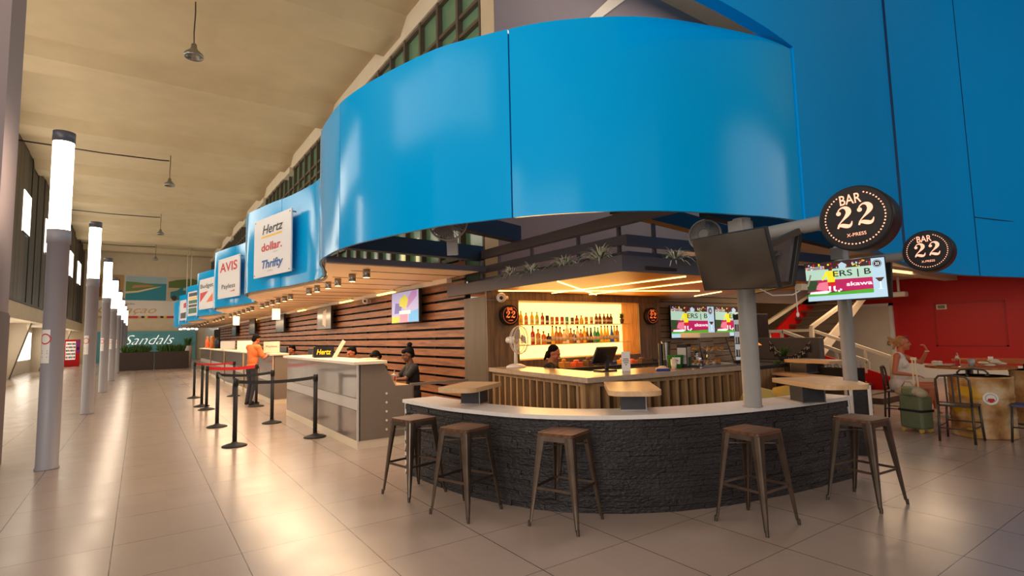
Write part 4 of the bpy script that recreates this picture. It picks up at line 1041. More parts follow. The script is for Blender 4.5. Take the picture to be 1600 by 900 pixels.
# ================================================================== CANOPY OVER THE BAR
cn = thing('bar_canopy', 'dark canopy with planter edge and glowing strips above the bar', 'canopy')
mb = MB(); mb.prism([(4.47, 4.2), (9.6, 3.85), (9.6, 8.05), (4.47, 8.3)], 2.28, 2.3); mb.build('soffit', 'orangepaint', cn)
mb = MB()
def fr(mb, a, b, th, z0, z1, mi=0):
    a = Vector(a); b = Vector(b); d = (b-a).normalized(); n = Vector((-d.y, d.x))*th
    mb.prism([tuple(a), tuple(b), tuple(b+n), tuple(a+n)], z0, z1, mi)
fr(mb, (4.45, 8.38), (4.45, 4.18), .04, 2.272, 2.455); fr(mb, (4.45, 4.18), (9.6, 3.83), .04, 2.272, 2.455); mb.build('fascia_board', 'charcoal', cn)
mb = MB(); fr(mb, (4.78, 8.25), (4.78, 4.4), .04, 2.64, 2.76); fr(mb, (4.78, 4.4), (9.6, 4.06), .04, 2.62, 2.76); fr(mb, (4.8, 8.25), (4.8, 4.42), .03, 2.3, 2.56); fr(mb, (4.8, 4.42), (9.6, 4.08), .03, 2.3, 2.56); mb.build('upper_rail', 'charcoal', cn)
mb = MB()
for y in (7.9, 7.3, 6.4, 5.35, 4.6): mb.box(4.84, 4.88, y-.02, y+.02, 2.3, 2.98)
for x in (5.3, 6.4, 7.6): mb.box(x, x+.04, 4.42, 4.46, 2.3, 2.95)
mb.build('rail_post', 'charcoal', cn)
leds = [((4.62, 6.98), (8.05, 5.76)), ((5.76, 7.05), (5.71, 4.28)), ((6.63, 7.05), (6.5, 4.35)), ((4.53, 5.42), (6.8, 7.05)), ((9.15, 6.67), (8.62, 5.71)), ((5.2, 4.4), (8.6, 7.0))][:5]
for a, b in leds:
    mb = MB(); mb.bar((a[0], a[1], 2.272), (b[0], b[1], 2.272), .014, .012); mb.build('light_strip', 'led', cn)
mb = MB(); mb.box(4.49, 4.77, 4.5, 8.2, 2.3, 2.36); mb.box(4.8, 9.5, 4.12, 4.36, 2.3, 2.34); mb.build('planter_bed', mat('soil', (50, 36, 28), .9), cn)
# beams tying the fascia back
def beam(a, b, w, z0, z1, label, m='navy'):
    mb = MB(); a = Vector(a); b = Vector(b); d = (b-a).normalized(); n = Vector((-d.y, d.x))*w/2
    mb.prism([tuple(a-n), tuple(b-n), tuple(b+n), tuple(a+n)], z0, z1); mb.build('steel_beam', m, label=label, cat='beam', bevel=.004)
beam((2.08, 7.15), (4.55, 7.38), .16, 2.80, 3.03, 'dark navy beam from the blue fascia above the peach soffit')
beam((2.14, 5.55), (4.55, 6.35), .16, 2.95, 3.18, 'second dark navy beam behind the wall fan')
beam((4.55, 7.35), (4.55, 3.1), .1, 2.82, 2.95, 'dark grey beam running above the canopy rail', 'charcoal')
beam((4.6, 4.4), (9.4, 5.2), .16, 3.0, 3.22, 'dark teal beam behind the nearer post top')
beam((4.62, 3.2), (8.4, 3.6), .12, 2.72, 2.9, 'dark beam over the screens at right')
# soffit edge frame seen under the near end
mb = MB(); mb.box(2.0, 4.5, 7.15, 7.22, 2.6, 2.68); mb.build('trim_6', 'charcoal', kind='structure')
# rooms behind: lit windows above the slat wall
t = thing('window_20', None, None, kind='structure')
mb = MB(); random.seed(12); 
for k in range(26):
    y = 9+k*.8
    if random.random() < .4: mb.box(5.3, 5.33, y, y+random.uniform(.12, .35), 2.75, 3.9)
mb.build('lit_blind', em('lit_blind', (226, 214, 150), .8), t)

# spider plants in the canopy planter
def spider(loc, s, label, seed):
    random.seed(seed); mb = MB()
    for k in range(150):
        a = random.uniform(0, 2*PI); el = random.uniform(.6, 1.35); L = s*random.uniform(.6, .95); w = .011
        d = Vector((math.cos(a), math.sin(a), 0)); n = Vector((-math.sin(a), math.cos(a), 0)); P = []
        for i in range(7):
            u = i/6; P.append(d*(L*u*math.cos(el)*1.0+L*.1*u*u) + Vector((0, 0, L*(u*math.sin(el) - .5*u*u*u*math.cos(el)-.3*u*u))))
        vs = []; 
        for i, p in enumerate(P): ww = w*(1-(i/6)**2)+.0012; vs += [p-n*ww, p+n*ww]
        mb.add(vs, [(2*i, 2*i+1, 2*i+3, 2*i+2) for i in range(6)], k % 3 == 0)
    mb.build('spider_plant', ['spider', mat('spider_leaf_dark', (110, 112, 84), .5)], loc=loc, label=label, cat='plant', group='spider plants on the canopy edge')
spider((4.58, 6.55, 2.40), .42, 'spider plant at the left end of the canopy edge, back of a pair', 1)
spider((4.58, 6.05, 2.40), .42, 'spider plant second from the left on the canopy edge', 2)
spider((4.58, 5.32, 2.40), .46, 'spider plant in the middle of the canopy left edge', 3)
spider((4.58, 4.66, 2.40), .52, 'largest spider plant, beside the canopy corner', 4)
spider((5.45, 4.24, 2.40), .46, 'spider plant right of the canopy corner', 5)

# ================================================================== BAR BACK WALL WITH BOTTLES
bw_ = thing('bar_back_wall', 'brown wood panelled bar back wall with a glowing bottle niche', 'bar back')
def pnl(x0, x1, z0, z1, y0=7.1, y1=7.14):
    mb = MB(); mb.box(x0+.002, x1-.002, y0, y1, z0+.002, z1-.002); mb.build('wood_panel', 'panelwood', bw_)
pnl(4.47, 5.09, 0, 2.14); pnl(7.97, 8.59, 0, 2.14); pnl(4.47, 6.5, 2.14, 2.278); pnl(6.5, 8.59, 2.14, 2.278); pnl(5.09, 7.97, 0, 1.16)
mb = MB(); mb.box(4.47, 4.5, 7.145, 7.82, 0, 2.2); mb.build('side_panel', mat('grey_oak', (92, 78, 64), .55, noise=.12, nscale=3, stretch=(4, 4, .4)), bw_)
mb = MB(); mb.box(5.05, 5.09, 7.14, 7.6, 1.16, 2.16); mb.box(7.97, 8.0, 7.14, 7.6, 1.16, 2.16); mb.box(5.05, 8.0, 7.14, 7.6, 1.12, 1.16); mb.box(5.05, 8.0, 7.14, 7.6, 2.14, 2.17); mb.build('niche_lining', wood_material('niche_wood', (150, 96, 40), (190, 128, 58), 'Z', .5), bw_)
mb = MB(); mb.box(5.09, 7.97, 7.56, 7.58, 1.16, 2.14); mb.build('backlit_panel', 'backlit', bw_)
mb = MB(); mb.box(5.09, 7.9, 7.27, 7.56, 1.735, 1.75); mb.build('shelf', mat('glass_shelf', (230, 210, 160), .2), bw_)
mb = MB(); mb.box(5.09, 7.9, 7.27, 7.56, 1.39, 1.405); mb.build('shelf', mat('glass_shelf', (230, 210, 160), .2), bw_)
l = bpy.data.lights.new('niche_glow', 'AREA'); l.shape = 'RECTANGLE'; l.size = 2.8; l.size_y = .9; l.energy = 30; l.color = (1, .56, .16)
o = bpy.data.objects.new('niche_glow', l); C.objects.link(o); o.location = (6.5, 7.17, 1.65); o.rotation_euler = (math.radians(90), 0, PI); o.rotation_euler = (math.radians(-90), 0, 0)
l = bpy.data.lights.new('strip_glow', 'AREA'); l.shape = 'RECTANGLE'; l.size = 3.4; l.size_y = 2.2; l.energy = 15; l.color = (1, .56, .2)
o = bpy.data.objects.new('strip_glow', l); C.objects.link(o); o.location = (6.4, 5.7, 2.255)

def bm_(name, c): return mat(name, c, .15, trans=.35, spec=.6)
BC = {'yellow': bm_('b_yellow', (236, 196, 40)), 'orange': bm_('b_orange', (214, 104, 30)), 'lime': bm_('b_lime', (190, 200, 60)), 'red': bm_('b_red', (176, 40, 24)), 'black': mat('b_black', (26, 22, 22), .3), 'amber': bm_('b_amber', (190, 120, 30)),
      'teal': bm_('b_teal', (60, 150, 130)), 'cream': mat('b_cream', (222, 200, 150), .4), 'brown': bm_('b_brown', (110, 46, 20)), 'clear': bm_('b_clear', (244, 226, 180)), 'silver': mat('b_silver', (150, 150, 150), .25, .8), 'green': bm_('b_green', (30, 150, 40)), 'blue': bm_('b_blue', (30, 100, 220)), 'dark': bm_('b_dark', (50, 26, 18))}
shapes = {
 'slim': [(.001, 0), (.032, 0), (.034, .01), (.034, .14), (.03, .165), (.014, .19), (.012, .235), (.015, .24), (.015, .25), (.001, .25)],
 'spirit': [(.001, 0), (.038, 0), (.04, .01), (.04, .16), (.034, .185), (.015, .2), (.013, .25), (.016, .255), (.016, .285), (.001, .285)],
 'square': [(.001, 0), (.045, 0), (.046, .01), (.046, .13), (.04, .145), (.015, .155), (.014, .185), (.018, .19), (.018, .205), (.001, .205)],
 'can': [(.001, 0), (.028, 0), (.033, .008), (.033, .125), (.028, .135), (.001, .135)],
 'round': [(.001, 0), (.036, 0), (.04, .02), (.036, .1), (.016, .13), (.014, .15), (.017, .155), (.017, .17), (.001, .17)],
 'cone': [(.001, 0), (.042, 0), (.044, .01), (.034, .12), (.018, .22), (.013, .27), (.015, .275), (.015, .3), (.001, .3)]}
def bottle(shape, colr, loc, label, grp, h):
    key = (shape, colr); pr = shapes[shape]; H0 = pr[-1][1]; s = h/H0
    if key not in BOT:
        mb = MB(); mb.lathe(pr, 14, 0)
        r = max(p[0] for p in pr)
        if shape != 'can': mb.lathe([(pr[-3][0]+.001, pr[-3][1]), (pr[-3][0]+.001, pr[-1][1]+.001), (.001, pr[-1][1]+.001)], 10, 1)
        mb.lathe([(r*1.01, H0*.16), (r*1.01, H0*.4)], 14, 2)
        BOT[key] = mb.build('bottle' if shape != 'can' else 'drink_can', [BC[colr], M['gundark'], BC['cream'] if colr != 'cream' else BC['red']]); o = BOT[key]
    else: o = BOT[key].copy(); C.objects.link(o)
    o.location = loc; o.scale = (1, 1, s); tag(o, label, 'bottle' if shape != 'can' else 'can', grp)
BOT = {}
top = [(100, 'slim', 'yellow', 19), (155, 'slim', 'orange', 17), (217, 'slim', 'yellow', 18), (272, 'slim', 'lime', 18), (332, 'slim', 'red', 17), (385, 'can', 'black', 13), (440, 'can', 'amber', 11), (495, 'can', 'red', 11), (555, 'can', 'red', 11), (612, 'can', 'teal', 11), (675, 'can', 'brown', 10), (730, 'round', 'red', 13), (787, 'round', 'yellow', 13), (847, 'can', 'amber', 11), (912, 'can', 'cream', 11), (975, 'slim', 'brown', 16), (1022, 'slim', 'brown', 16), (1077, 'slim', 'brown', 16), (1125, 'slim', 'brown', 16), (1168, 'slim', 'brown', 16)]
low = [(222, 'spirit', 'red', 27), (280, 'square', 'amber', 22), (340, 'square', 'orange', 19), (395, 'square', 'dark', 16), (440, 'cone', 'yellow', 27), (485, 'spirit', 'amber', 26), (527, 'spirit', 'amber', 25), (572, 'spirit', 'clear', 21), (608, 'spirit', 'clear', 32), (653, 'spirit', 'amber', 23), (692, 'spirit', 'silver', 20), (735, 'spirit', 'clear', 26), (775, 'spirit', 'orange', 21), (817, 'spirit', 'yellow', 26), (855, 'cone', 'brown', 23), (900, 'cone', 'dark', 23), (950, 'slim', 'teal', 24), (990, 'slim', 'green', 23), (1035, 'cone', 'yellow', 26), (1080, 'cone', 'yellow', 26), (1118, 'cone', 'yellow', 26), (1170, 'cone', 'blue', 26), (1207, 'cone', 'yellow', 26), (1245, 'spirit', 'amber', 26)]
for i, (zx, sh, cl, hp) in enumerate(top):
    bottle(sh, cl, (5.28+((800+zx/7.5)-812)*.01505, 7.34, 1.751), '%s %s on the upper glass shelf, %s from the left' % (cl, 'can' if sh == 'can' else 'bottle', ORD[i]), 'bottles and cans on the upper shelf', hp/84)
for i, (zx, sh, cl, hp) in enumerate(low):
    bottle(sh, cl, (5.28+((800+zx/7.5)-812)*.01505, 7.34, 1.406), '%s bottle on the lower glass shelf, %s from the left' % (cl, ORD[i]), 'bottles on the lower shelf', hp/84)
t = thing('shelf_plant', 'small green plant in a dark pot at the right of upper shelf', 'plant', (7.74, 7.34, 1.751))
mb = MB(); mb.lathe([(.001, 0), (.03, 0), (.045, .09), (.001, .09)], 12); mb.build('pot', 'gundark', t)
mb = MB(); random.seed(8)
for k in range(60):
    a = random.uniform(0, 6.28); s = random.uniform(.02, .09); p = Vector((0, 0, .08)); q = Vector((math.cos(a)*s, math.sin(a)*s, random.uniform(.12, .24))); n = Vector((-math.sin(a), math.cos(a), 0))*.01
    mb.add([p, (p+q)/2+n, q, (p+q)/2-n], [(0, 1, 2, 3)])
mb.build('foliage', 'leaf', t)

# siding wall with two football screens right of the bar back
t = thing('siding_wall', 'beige horizontal board wall right of the bar carrying two screens', 'wall')
mb = MB(); z = 0.02
while z < 2.62: mb.box(8.6, 12.7, 7.62, 7.66, z, z+.115); z += .13
mb.box(8.6, 12.7, 7.66, 7.7, 0, 2.62, 1); mb.build('boards', [mat('siding', (150, 128, 104), .6, noise=.08, nscale=4), 'slatback'], t)
tv_on(face_matrix((10.2, 7.5, 1.78), -PI/2-.02), 1.55, .72, 'lit football screen on the siding wall, left of the pair', True, None, 'wall_screen')
tv_on(face_matrix((11.8, 7.5, 1.78), -PI/2-.02), 1.55, .72, 'lit football screen on the siding wall, right of the pair', True, None, 'wall_screen')
t = thing('drinks_fridge', 'tall glass door drinks fridge right of the display case', 'fridge', (10.95, 6.76, 0), rz=-PI/2)
t.scale = (.6, 1, 1)
mb = MB(); mb.box(-.4, .4, 0, .6, 0, 1.92); mb.build('cabinet', 'black', t, bevel=.01)
mb = MB(); mb.box(-.36, .36, -.02, 0, .3, 1.8); mb.build('glass_door', em('fridge_lit', (190, 196, 200), .5), t)
mb = MB()
for k in range(5):
    mb.box(-.34, .34, -.03, -.02, .42+.28*k, .44+.28*k)
    for j in range(7): mb.box(-.32+.095*j, -.25+.095*j, -.03, -.02, .44+.28*k, .58+.28*k, 1+(j+k) % 2)
mb.build('stock', ['steel', mat('juice', (120, 130, 140), .4), mat('soda', (170, 172, 176), .4)], t)
# ================================================================== BAR COUNTER
bc = thing('bar_counter', 'L-shaped bar counter with pale stone top and vertical wood slats', 'counter')
out = [(4.47, 7.08), (4.12, 4.46), (6.85, 4.27)]
inn = [(6.85, 5.05), (4.86, 5.2), (5.06, 7.08)]
mb = MB(); mb.prism(out+inn, 1.02, 1.08); mb.build('stone_top', 'countertop', bc, bevel=.006)
def inset(a, b, d, s0=0, s1=0):
    a = Vector(a); b = Vector(b); t_ = (b-a).normalized(); n = Vector((-t_.y, t_.x))
    return a+n*d+t_*s0, b+n*d-t_*s1
for (a, b), nm in (((out[0], out[1]), 'left'), ((out[1], out[2]), 'right')):
    pa, pb = inset(a, b, .13, .02, .13 if nm == 'left' else .25)
    if nm == 'right': pa, pb = inset(a, b, .13, .13, .12)
    mb = MB(); d = (pb-pa); L = d.length; ang = math.atan2(d.y, d.x)
    T = Matrix.Translation((pa.x, pa.y, 0)) @ Matrix.Rotation(ang, 4, 'Z')
    mb.box(0, L, .0, .04, 0, 1.018, 0, T); mb.build('front_panel', 'counterback', bc)
    mb = MB(); sp = .19 if nm == 'left' else .165; x = .02
    while x < L-.02: mb.box(x, x+.045, -.07, 0, .02, .965, 0, T); x += sp
    mb.box(0, L, -.075, 0, .965, 1.018, 0, T); mb.box(L-.03 if nm == 'right' else L-.1, L, -.075, 0, .0, .965, 0, T) ; mb.box(0, .09 if nm == 'right' else .03, -.075, 0, 0, .965, 0, T)
    mb.build('slat_front', 'counterwood', bc)
# lower flush-slat cabinet to the right
t = thing('side_cabinet', 'low wood slat cabinet with black top right of bar counter', 'cabinet', (0, 0, 0))
mb = MB(); mb.box(6.95, 9.2, 4.95, 5.5, 0, .93); mb.build('body', 'slatback', t)
mb = MB(); x = 6.96
while x < 9.1: mb.box(x, x+.1, 4.92, 4.95, .0, .92); x += .115
mb.build('slat_front', 'counterwood', t)
mb = MB(); mb.box(6.93, 9.22, 4.9, 5.52, .93, .98); mb.build('worktop', 'blackmatte', t)

# things on the bar
t = thing('desk_fan', 'white desk fan on the left end of the bar counter', 'fan', mw=face_matrix((4.74, 6.72, 1.08), math.radians(-72)))
mb = MB(); mb.lathe([(.001, 0), (.15, 0), (.15, .02), (.09, .05), (.04, .06), (.001, .06)], 24); mb.build('base', 'whiteplastic', t)
mb = MB(); mb.lathe([(.032, .05), (.026, .2), (.028, .36)], 16); mb.build('stem', 'whiteplastic', t)
mb = MB(); mb.cyl((0, .14, .42), (0, -.03, .42), .05, .06, 18); mb.ell((0, .14, .42), (.05, .04, .05)); mb.build('motor', 'whiteplastic', t)
mb = MB(); R = .215
for y in (-.12, -.04): mb.tube([(R*.93*math.cos(2*PI*k/32), y, .42+R*.93*math.sin(2*PI*k/32)) for k in range(32)], .004, 5, 0, None, True)
mb.tube([(R*math.cos(2*PI*k/32), -.08, .42+R*math.sin(2*PI*k/32)) for k in range(32)], .007, 6, 0, None, True)
for k in range(44):
    a = 2*PI*k/44; c, s = math.cos(a), math.sin(a)
    for y0, y1 in ((-.13, -.12), (-.03, -.04)): mb.tube([(.03*c, y0, .42+.03*s), (R*.93*c, y1, .42+R*.93*s), (R*c, -.08, .42+R*s)], .0018, 4)
mb.build('guard', 'whiteplastic', t)
mb = MB()
for k in range(3):
    T = Matrix.Translation((0, -.08, .42)) @ Matrix.Rotation(2*PI*k/3, 4, 'Y'); mb.add([(.02, -.01, -.015), (.15, -.02, -.07), (.16, .0, .04), (.09, .02, .08), (.03, .01, .02)], [(0, 1, 2, 3, 4)], 0, True, T)
mb.build('blade', mat('blade_grey', (170, 172, 178), .3), t)
def pos_t(loc, a, label):
    t = thing('till_monitor', label, 'till', mw=face_matrix(loc, a, 0))
    mb = MB(); mb.box(-.12, .12, -.1, .1, 0, .02); mb.bar((0, .03, .02), (0, .06, .2), .05, .03, up=(0, 1, 0)); mb.build('stand', 'black', t, bevel=.004)
    T = Matrix.Translation((0, 0, .21)) @ Matrix.Rotation(math.radians(-32), 4, 'X')
    mb = MB(); mb.box(-.17, .17, -.02, .015, -.12, .12, 0, T); mb.build('display', 'black', t, bevel=.005)
    mb = MB(); mb.box(-.155, .155, -.024, -.02, -.1, .1, 0, T); mb.build('glass', 'screenoff', t)
pos_t((4.98, 5.05, 1.08), math.radians(85), 'black touch screen till on the bar corner, seen from behind')
t = thing('card_stand', 'white paper notice in an upright holder on the bar', 'notice', mw=face_matrix((5.17, 4.86, 1.08), math.radians(-138)))
mb = MB(); mb.box(-.055, .055, 0, .006, 0, .25); mb.build('paper', 'white', t)
mb = MB()
for k, hw in enumerate((.034, .038, .03, .012)): mb.flat([(-hw, .15-.024*k), (hw, .15-.024*k), (hw, .159-.024*k), (-hw, .159-.024*k)], -.001)
mb.build('lettering', 'blackmatte', t)
t = thing('green_bucket', 'green bucket with a white label on the bar', 'bucket', (5.98, 4.72, 1.08))
mb = MB(); mb.lathe([(.001, 0), (.085, 0), (.11, .17), (.115, .175), (.105, .175), (.1, .15), (.001, .15)], 24); mb.build('pail', mat('bucket_green', (22, 120, 40), .4), t)
mb = MB(); T = Matrix.Rotation(math.radians(-45), 4, 'Z'); mb.add([(-.05, -.105, .06), (.05, -.105, .06), (.055, -.115, .15), (-.055, -.115, .15)], [(0, 1, 2, 3)], 0, False, T)
mb.flat([(-.025, .1), (.025, .1), (.025, .112), (-.025, .112)], -.116, 1, T); mb.flat([(-.004, .078), (.004, .078), (.004, .1), (-.004, .1)], -.116, 1, T); mb.build('label', ['white', RD], t)
mb = MB(); mb.tube([(.112*math.cos(a*PI/10)-.0, 0.112*math.sin(a*PI/10)*.3-.08, .17-.06*math.sin(a*PI/10)) for a in range(11)], .003, 5); mb.build('handle', 'steel', t)
for k, (x, y, z, m, lb) in enumerate([(5.82, 4.62, 0, 'cream', 'stack of paper cups left of the green bucket')]):
    mb = MB(); 
    for j in range(3): mb.lathe([(.001, .02*j), (.03, .02*j), (.04, .09+.02*j), (.036, .09+.02*j)], 16)
    mb.build('paper_cups', m, loc=(x, y, 1.08), label=lb, cat='cups')
mb = MB(); random.seed(2)
mb.ell((0, 0, .02), (.1, .06, .022), 14, 8); mb.ell((.05, .03, .035), (.06, .05, .02), 12, 8); mb.build('folded_cloth', 'cream', loc=(5.55, 4.6, 1.08), label='crumpled cream cloth on the bar, by the blue wrap', cat='cloth')
mb = MB(); mb.box(-.09, .09, -.03, .03, 0, .03); mb.build('blue_packet', mat('packet_blue', (30, 60, 140), .4), loc=(5.45, 4.5, 1.08), rz=-.6, label='blue packet lying on the bar before the cream cloth', cat='packet', bevel=.01)
t = thing('juice_dispenser', 'dark box dispenser with a green label on the bar', 'dispenser', mw=face_matrix((6.2, 4.74, 1.08), math.radians(-160)))
mb = MB(); mb.box(-.07, .07, -.1, .12, 0, .32); mb.build('body', 'blackmatte', t, bevel=.006)
mb = MB(); mb.box(.0705, .074, -.08, .1, .02, .28, 0); mb.box(.0742, .076, -.07, .09, .02, .14, 1); mb.box(-.06, .06, -.103, -.1, .05, .27, 0); mb.build('label', ['laminatelight', GN], t)
t = thing('coffee_grinder', 'tall chrome and black machine behind the bucket', 'machine', (6.15, 5.0, 1.08))
mb = MB(); mb.box(-.08, .08, -.08, .08, 0, .1); mb.cyl((0, 0, .1), (0, 0, .34), .05, .065, 18); mb.build('body', 'steel', t)
mb = MB(); mb.cyl((0, 0, .34), (0, 0, .36), .068, n=18); mb.cyl((-.12, 0, 0), (-.12, 0, .33), .03, n=12); mb.build('lid', 'black', t)
# glass display case
t = thing('display_case', 'curved glass pastry display case at the right end of bar', 'display case', (6.56, 4.62, 1.08), rz=math.radians(-8))
GL = bpy.data.materials.new('clear_glass'); GL.use_nodes = True
gb = GL.node_tree.nodes['Principled BSDF']; gb.inputs['Transmission Weight'].default_value = 1; gb.inputs['Roughness'].default_value = .02; gb.inputs['IOR'].default_value = 1.1; gb.inputs['Base Color'].default_value = (.9, .9, .88, 1)
mb = MB()
mb.add([(-.3, -.2, .03), (.3, -.2, .03), (.26, -.1, .4), (-.26, -.1, .4)], [(0, 1, 2, 3)]); mb.add([(-.3, -.2, .03), (-.3, .2, .03), (-.26, .18, .4), (-.26, -.1, .4)], [(0, 3, 2, 1)]); mb.add([(.3, -.2, .03), (.3, .2, .03), (.26, .18, .4), (.26, -.1, .4)], [(0, 1, 2, 3)])
mb.build('glass_panels', GL, t)
mb = MB(); mb.box(-.32, .32, -.22, .22, 0, .03); mb.build('case_base', 'steel', t, bevel=.005)
mb = MB(); mb.box(-.29, .29, -.16, .21, .4, .47); mb.build('case_top', 'cream', t, bevel=.012)
mb = MB(); mb.bar((.3, -.2, .03), (.26, -.1, .4), .012, .012, up=(1, 0, 0)); mb.bar((-.3, -.2, .03), (-.26, -.1, .4), .012, .012, up=(1, 0, 0)); mb.build('corner_post', 'black', t)
mb = MB(); mb.box(-.28, .28, -.12, .18, .2, .21); mb.build('shelf', 'steel', t)
mb = MB(); random.seed(9)
for k in range(8): mb.ell((-.22+.065*k, random.uniform(-.08, .1), .06), (.03, .025, .025), 10, 6); mb.ell((-.22+.065*k, random.uniform(-.05, .1), .235), (.03, .025, .025), 10, 6)
mb.build('pastries', mat('pastry', (206, 140, 60), .6), t)
t = thing('cake_stand', 'glass dome cake stand before the display case', 'cake stand', (6.18, 4.46, 1.08))
mb = MB(); mb.lathe([(.001, 0), (.05, 0), (.012, .02), (.01, .09), (.1, .1), (.1, .11), (.001, .11)], 20); mb.build('stand', 'steel', t)
mb = MB(); mb.lathe([(.085, .112), (.085, .2), (.07, .25), (.02, .27), (.001, .27)], 20); mb.build('dome', GL, t)
# clutter behind the bar
bk = thing('back_bar', 'back bar worktop under the glowing niche, holding small gear', 'worktop', (0, 0, 0))
mb = MB(); mb.box(5.3, 8.4, 6.6, 7.09, 0, .98); mb.build('cabinet', 'panelwood', bk)
mb = MB(); mb.box(5.28, 8.42, 6.57, 7.09, .98, 1.02); mb.build('top', 'blackmatte', bk)
random.seed(21)
CL = [('box_amber', (206, 140, 60), 'small amber box'), ('box_orange', (220, 92, 40), 'orange tray'), ('box_brown', (96, 64, 44), 'brown crate'), ('box_dark', (40, 34, 34), 'dark container'), ('box_blue', (44, 60, 120), 'blue box')]
for k in range(9):
    x = 5.75+.27*k; s = random.uniform(.05, .1); h = random.uniform(.06, .16); nm, c, lb = CL[k % 5]
    mb = MB(); mb.prism([(-s, -.08), (s, -.08), (s*.9, .08), (-s*.9, .08)], 0, h*.7); mb.lathe([(s*.6, h*.7), (s*.6, h), (s*.3, h*1.1)], 12); mb.build('storage_tub', mat(nm, c, .5), loc=(x, 6.78, 1.02), label='%s on the back bar, %s from the left' % (lb, ORD[k]), cat='container', group='tubs on the back bar', bevel=.006)

# ================================================================== THINGS ON THE RENTAL COUNTERS
t = thing('counter_sign', 'black sign with yellow lettering on the nearest counter', 'sign', mw=face_matrix((2.72, 9.87, 1.245), math.radians(220)))
mb = MB(); mb.box(-.2, .2, 0, .02, 0, .2); mb.build('sign_panel', 'black', t)
mb = MB(); text(mb, 'Hertz', 0, .06, .09, 0, y=0, shear=.25, bold=.02, width=.3); mb.build('lettering', mat('hertz_yellow', (250, 186, 20), .5, emit=.5), t)
t = thing('slanted_holder', 'white slanted brochure holder beside the black counter sign', 'holder', (2.74, 9.3, 1.245))
mb = MB(); mb.bar((0, 0, .005), (.16, -.05, .3), .06, .02, up=(0, 1, 0)); mb.build('card', 'cream', t); mb = MB(); mb.box(-.08, .08, -.08, .05, 0, .012); mb.build('base', 'cream', t)
mb = MB(); mb.lathe([(.001, 0), (.035, 0), (.038, .12), (.012, .17), (.013, .2), (.001, .2)], 16); mb.build('sanitizer_bottle', GL, loc=(2.66, 10.25, 1.245), label='clear bottle on the counter left of the black sign', cat='bottle')
for k, (x, y, lb) in enumerate([(2.9, 8.15, 'scattered papers at the near end of the counter'), (2.85, 11.2, 'paper sheets on the counter left of the clear bottle')]):
    mb = MB(); mb.box(-.12, .12, -.16, .16, 0, .006); mb.box(-.08, .14, -.1, .12, .006, .02); mb.build('papers', 'cream', loc=(x, y, 1.246), rz=.3, label=lb, cat='papers', bevel=.002)
t = thing('paper_cup', 'white soda cup with red mark and straw on low desk', 'cup', (3.2, 7.78, .862))
mb = MB(); mb.lathe([(.001, 0), (.03, 0), (.042, .15), (.045, .155), (.001, .16)], 18); mb.build('cup', 'white', t)
mb = MB(); mb.box(-.012, .012, -.043, -.036, .06, .13); mb.build('print', RD, t)
mb = MB(); mb.cyl((0, 0, .15), (.01, .0, .22), .004, n=6); mb.build('straw', 'white', t)
t = thing('tumbler', 'black and amber tumbler beside the soda cup', 'cup', (3.13, 7.9, .862))
mb = MB(); mb.lathe([(.001, 0), (.034, 0), (.034, .08)], 16, 0); mb.lathe([(.034, .08), (.034, .17), (.038, .18), (.001, .185)], 16, 1); mb.build('cup', [mat('amber_drink', (170, 96, 30), .3), 'black'], t)
def flag_box(x, y, w, h, label, colr='cream', txt=None, az=200):
    t = thing('counter_card', label, 'sign', mw=face_matrix((x, y, 1.245), math.radians(az)))
    mb = MB(); mb.box(-w/2, w/2, 0, .02, 0, h); mb.box(-w/2, w/2, 0, .08, 0, .01); mb.build('card', colr, t)
    if txt:
        mb = MB(); text(mb, txt, 0, h*.5, h*.16, 0, y=0, width=w*.7); mb.build('lettering', 'blackmatte', t)
flag_box(2.85, 15.2, .42, .3, 'cream card with lettering in front of the man in orange', 'cream', 'Payless', 235)
flag_box(2.95, 20.2, .55, .34, 'pale card on the third counter', 'white', None, 235)
flag_box(2.95, 24.6, .6, .34, 'pale card on the fourth counter', 'white', None, 235)
for k, (x, y, c, lb, h) in enumerate([(3.0, 31.0, 'leaf', 'green plant on the farthest counter, left', .6), (3.1, 29.4, 'leaf', 'green plant on the farthest counter, right', .55)]):
    t = thing('counter_plant', lb, 'plant', (x, y, 1.245))
    mb = MB(); mb.lathe([(.001, 0), (.1, 0), (.13, .2), (.001, .2)], 14); mb.build('pot', 'gundark', t)
    mb = MB(); random.seed(30+k)
    for j in range(80):
        a = random.uniform(0, 6.28); s = random.uniform(.05, .3); p = Vector((0, 0, .18)); q = Vector((math.cos(a)*s, math.sin(a)*s, random.uniform(.3, h))); n = Vector((-math.sin(a), math.cos(a), 0))*.03
        mb.add([p, (p+q)/2+n, q, (p+q)/2-n], [(0, 1, 2, 3)])
    mb.build('foliage', c, t)
mb = MB(); mb.lathe([(.001, 0), (.1, 0), (.1, .4), (.04, .5), (.04, .6), (.001, .6)], 14); mb.build('orange_bottle', mat('orange_plastic', (230, 80, 30), .4), loc=(2.95, 32.6, 1.245), label='orange container on the farthest counter', cat='bottle')
mb = MB(); mb.lathe([(.001, 0), (.12, 0), (.12, .5), (.06, .6), (.001, .6)], 14); mb.build('amber_bottle', mat('amber_plastic', (226, 130, 60), .4), loc=(2.95, 30.2, 1.245), label='amber container on the farthest counter between plants', cat='bottle')
mb = MB(); mb.lathe([(.001, 0), (.14, 0), (.16, .35), (.06, .5), (.001, .52)], 14); mb.build('dark_vase', 'navy', loc=(3.05, 28.9, 1.245), label='dark round vase on the farthest counter', cat='vase')
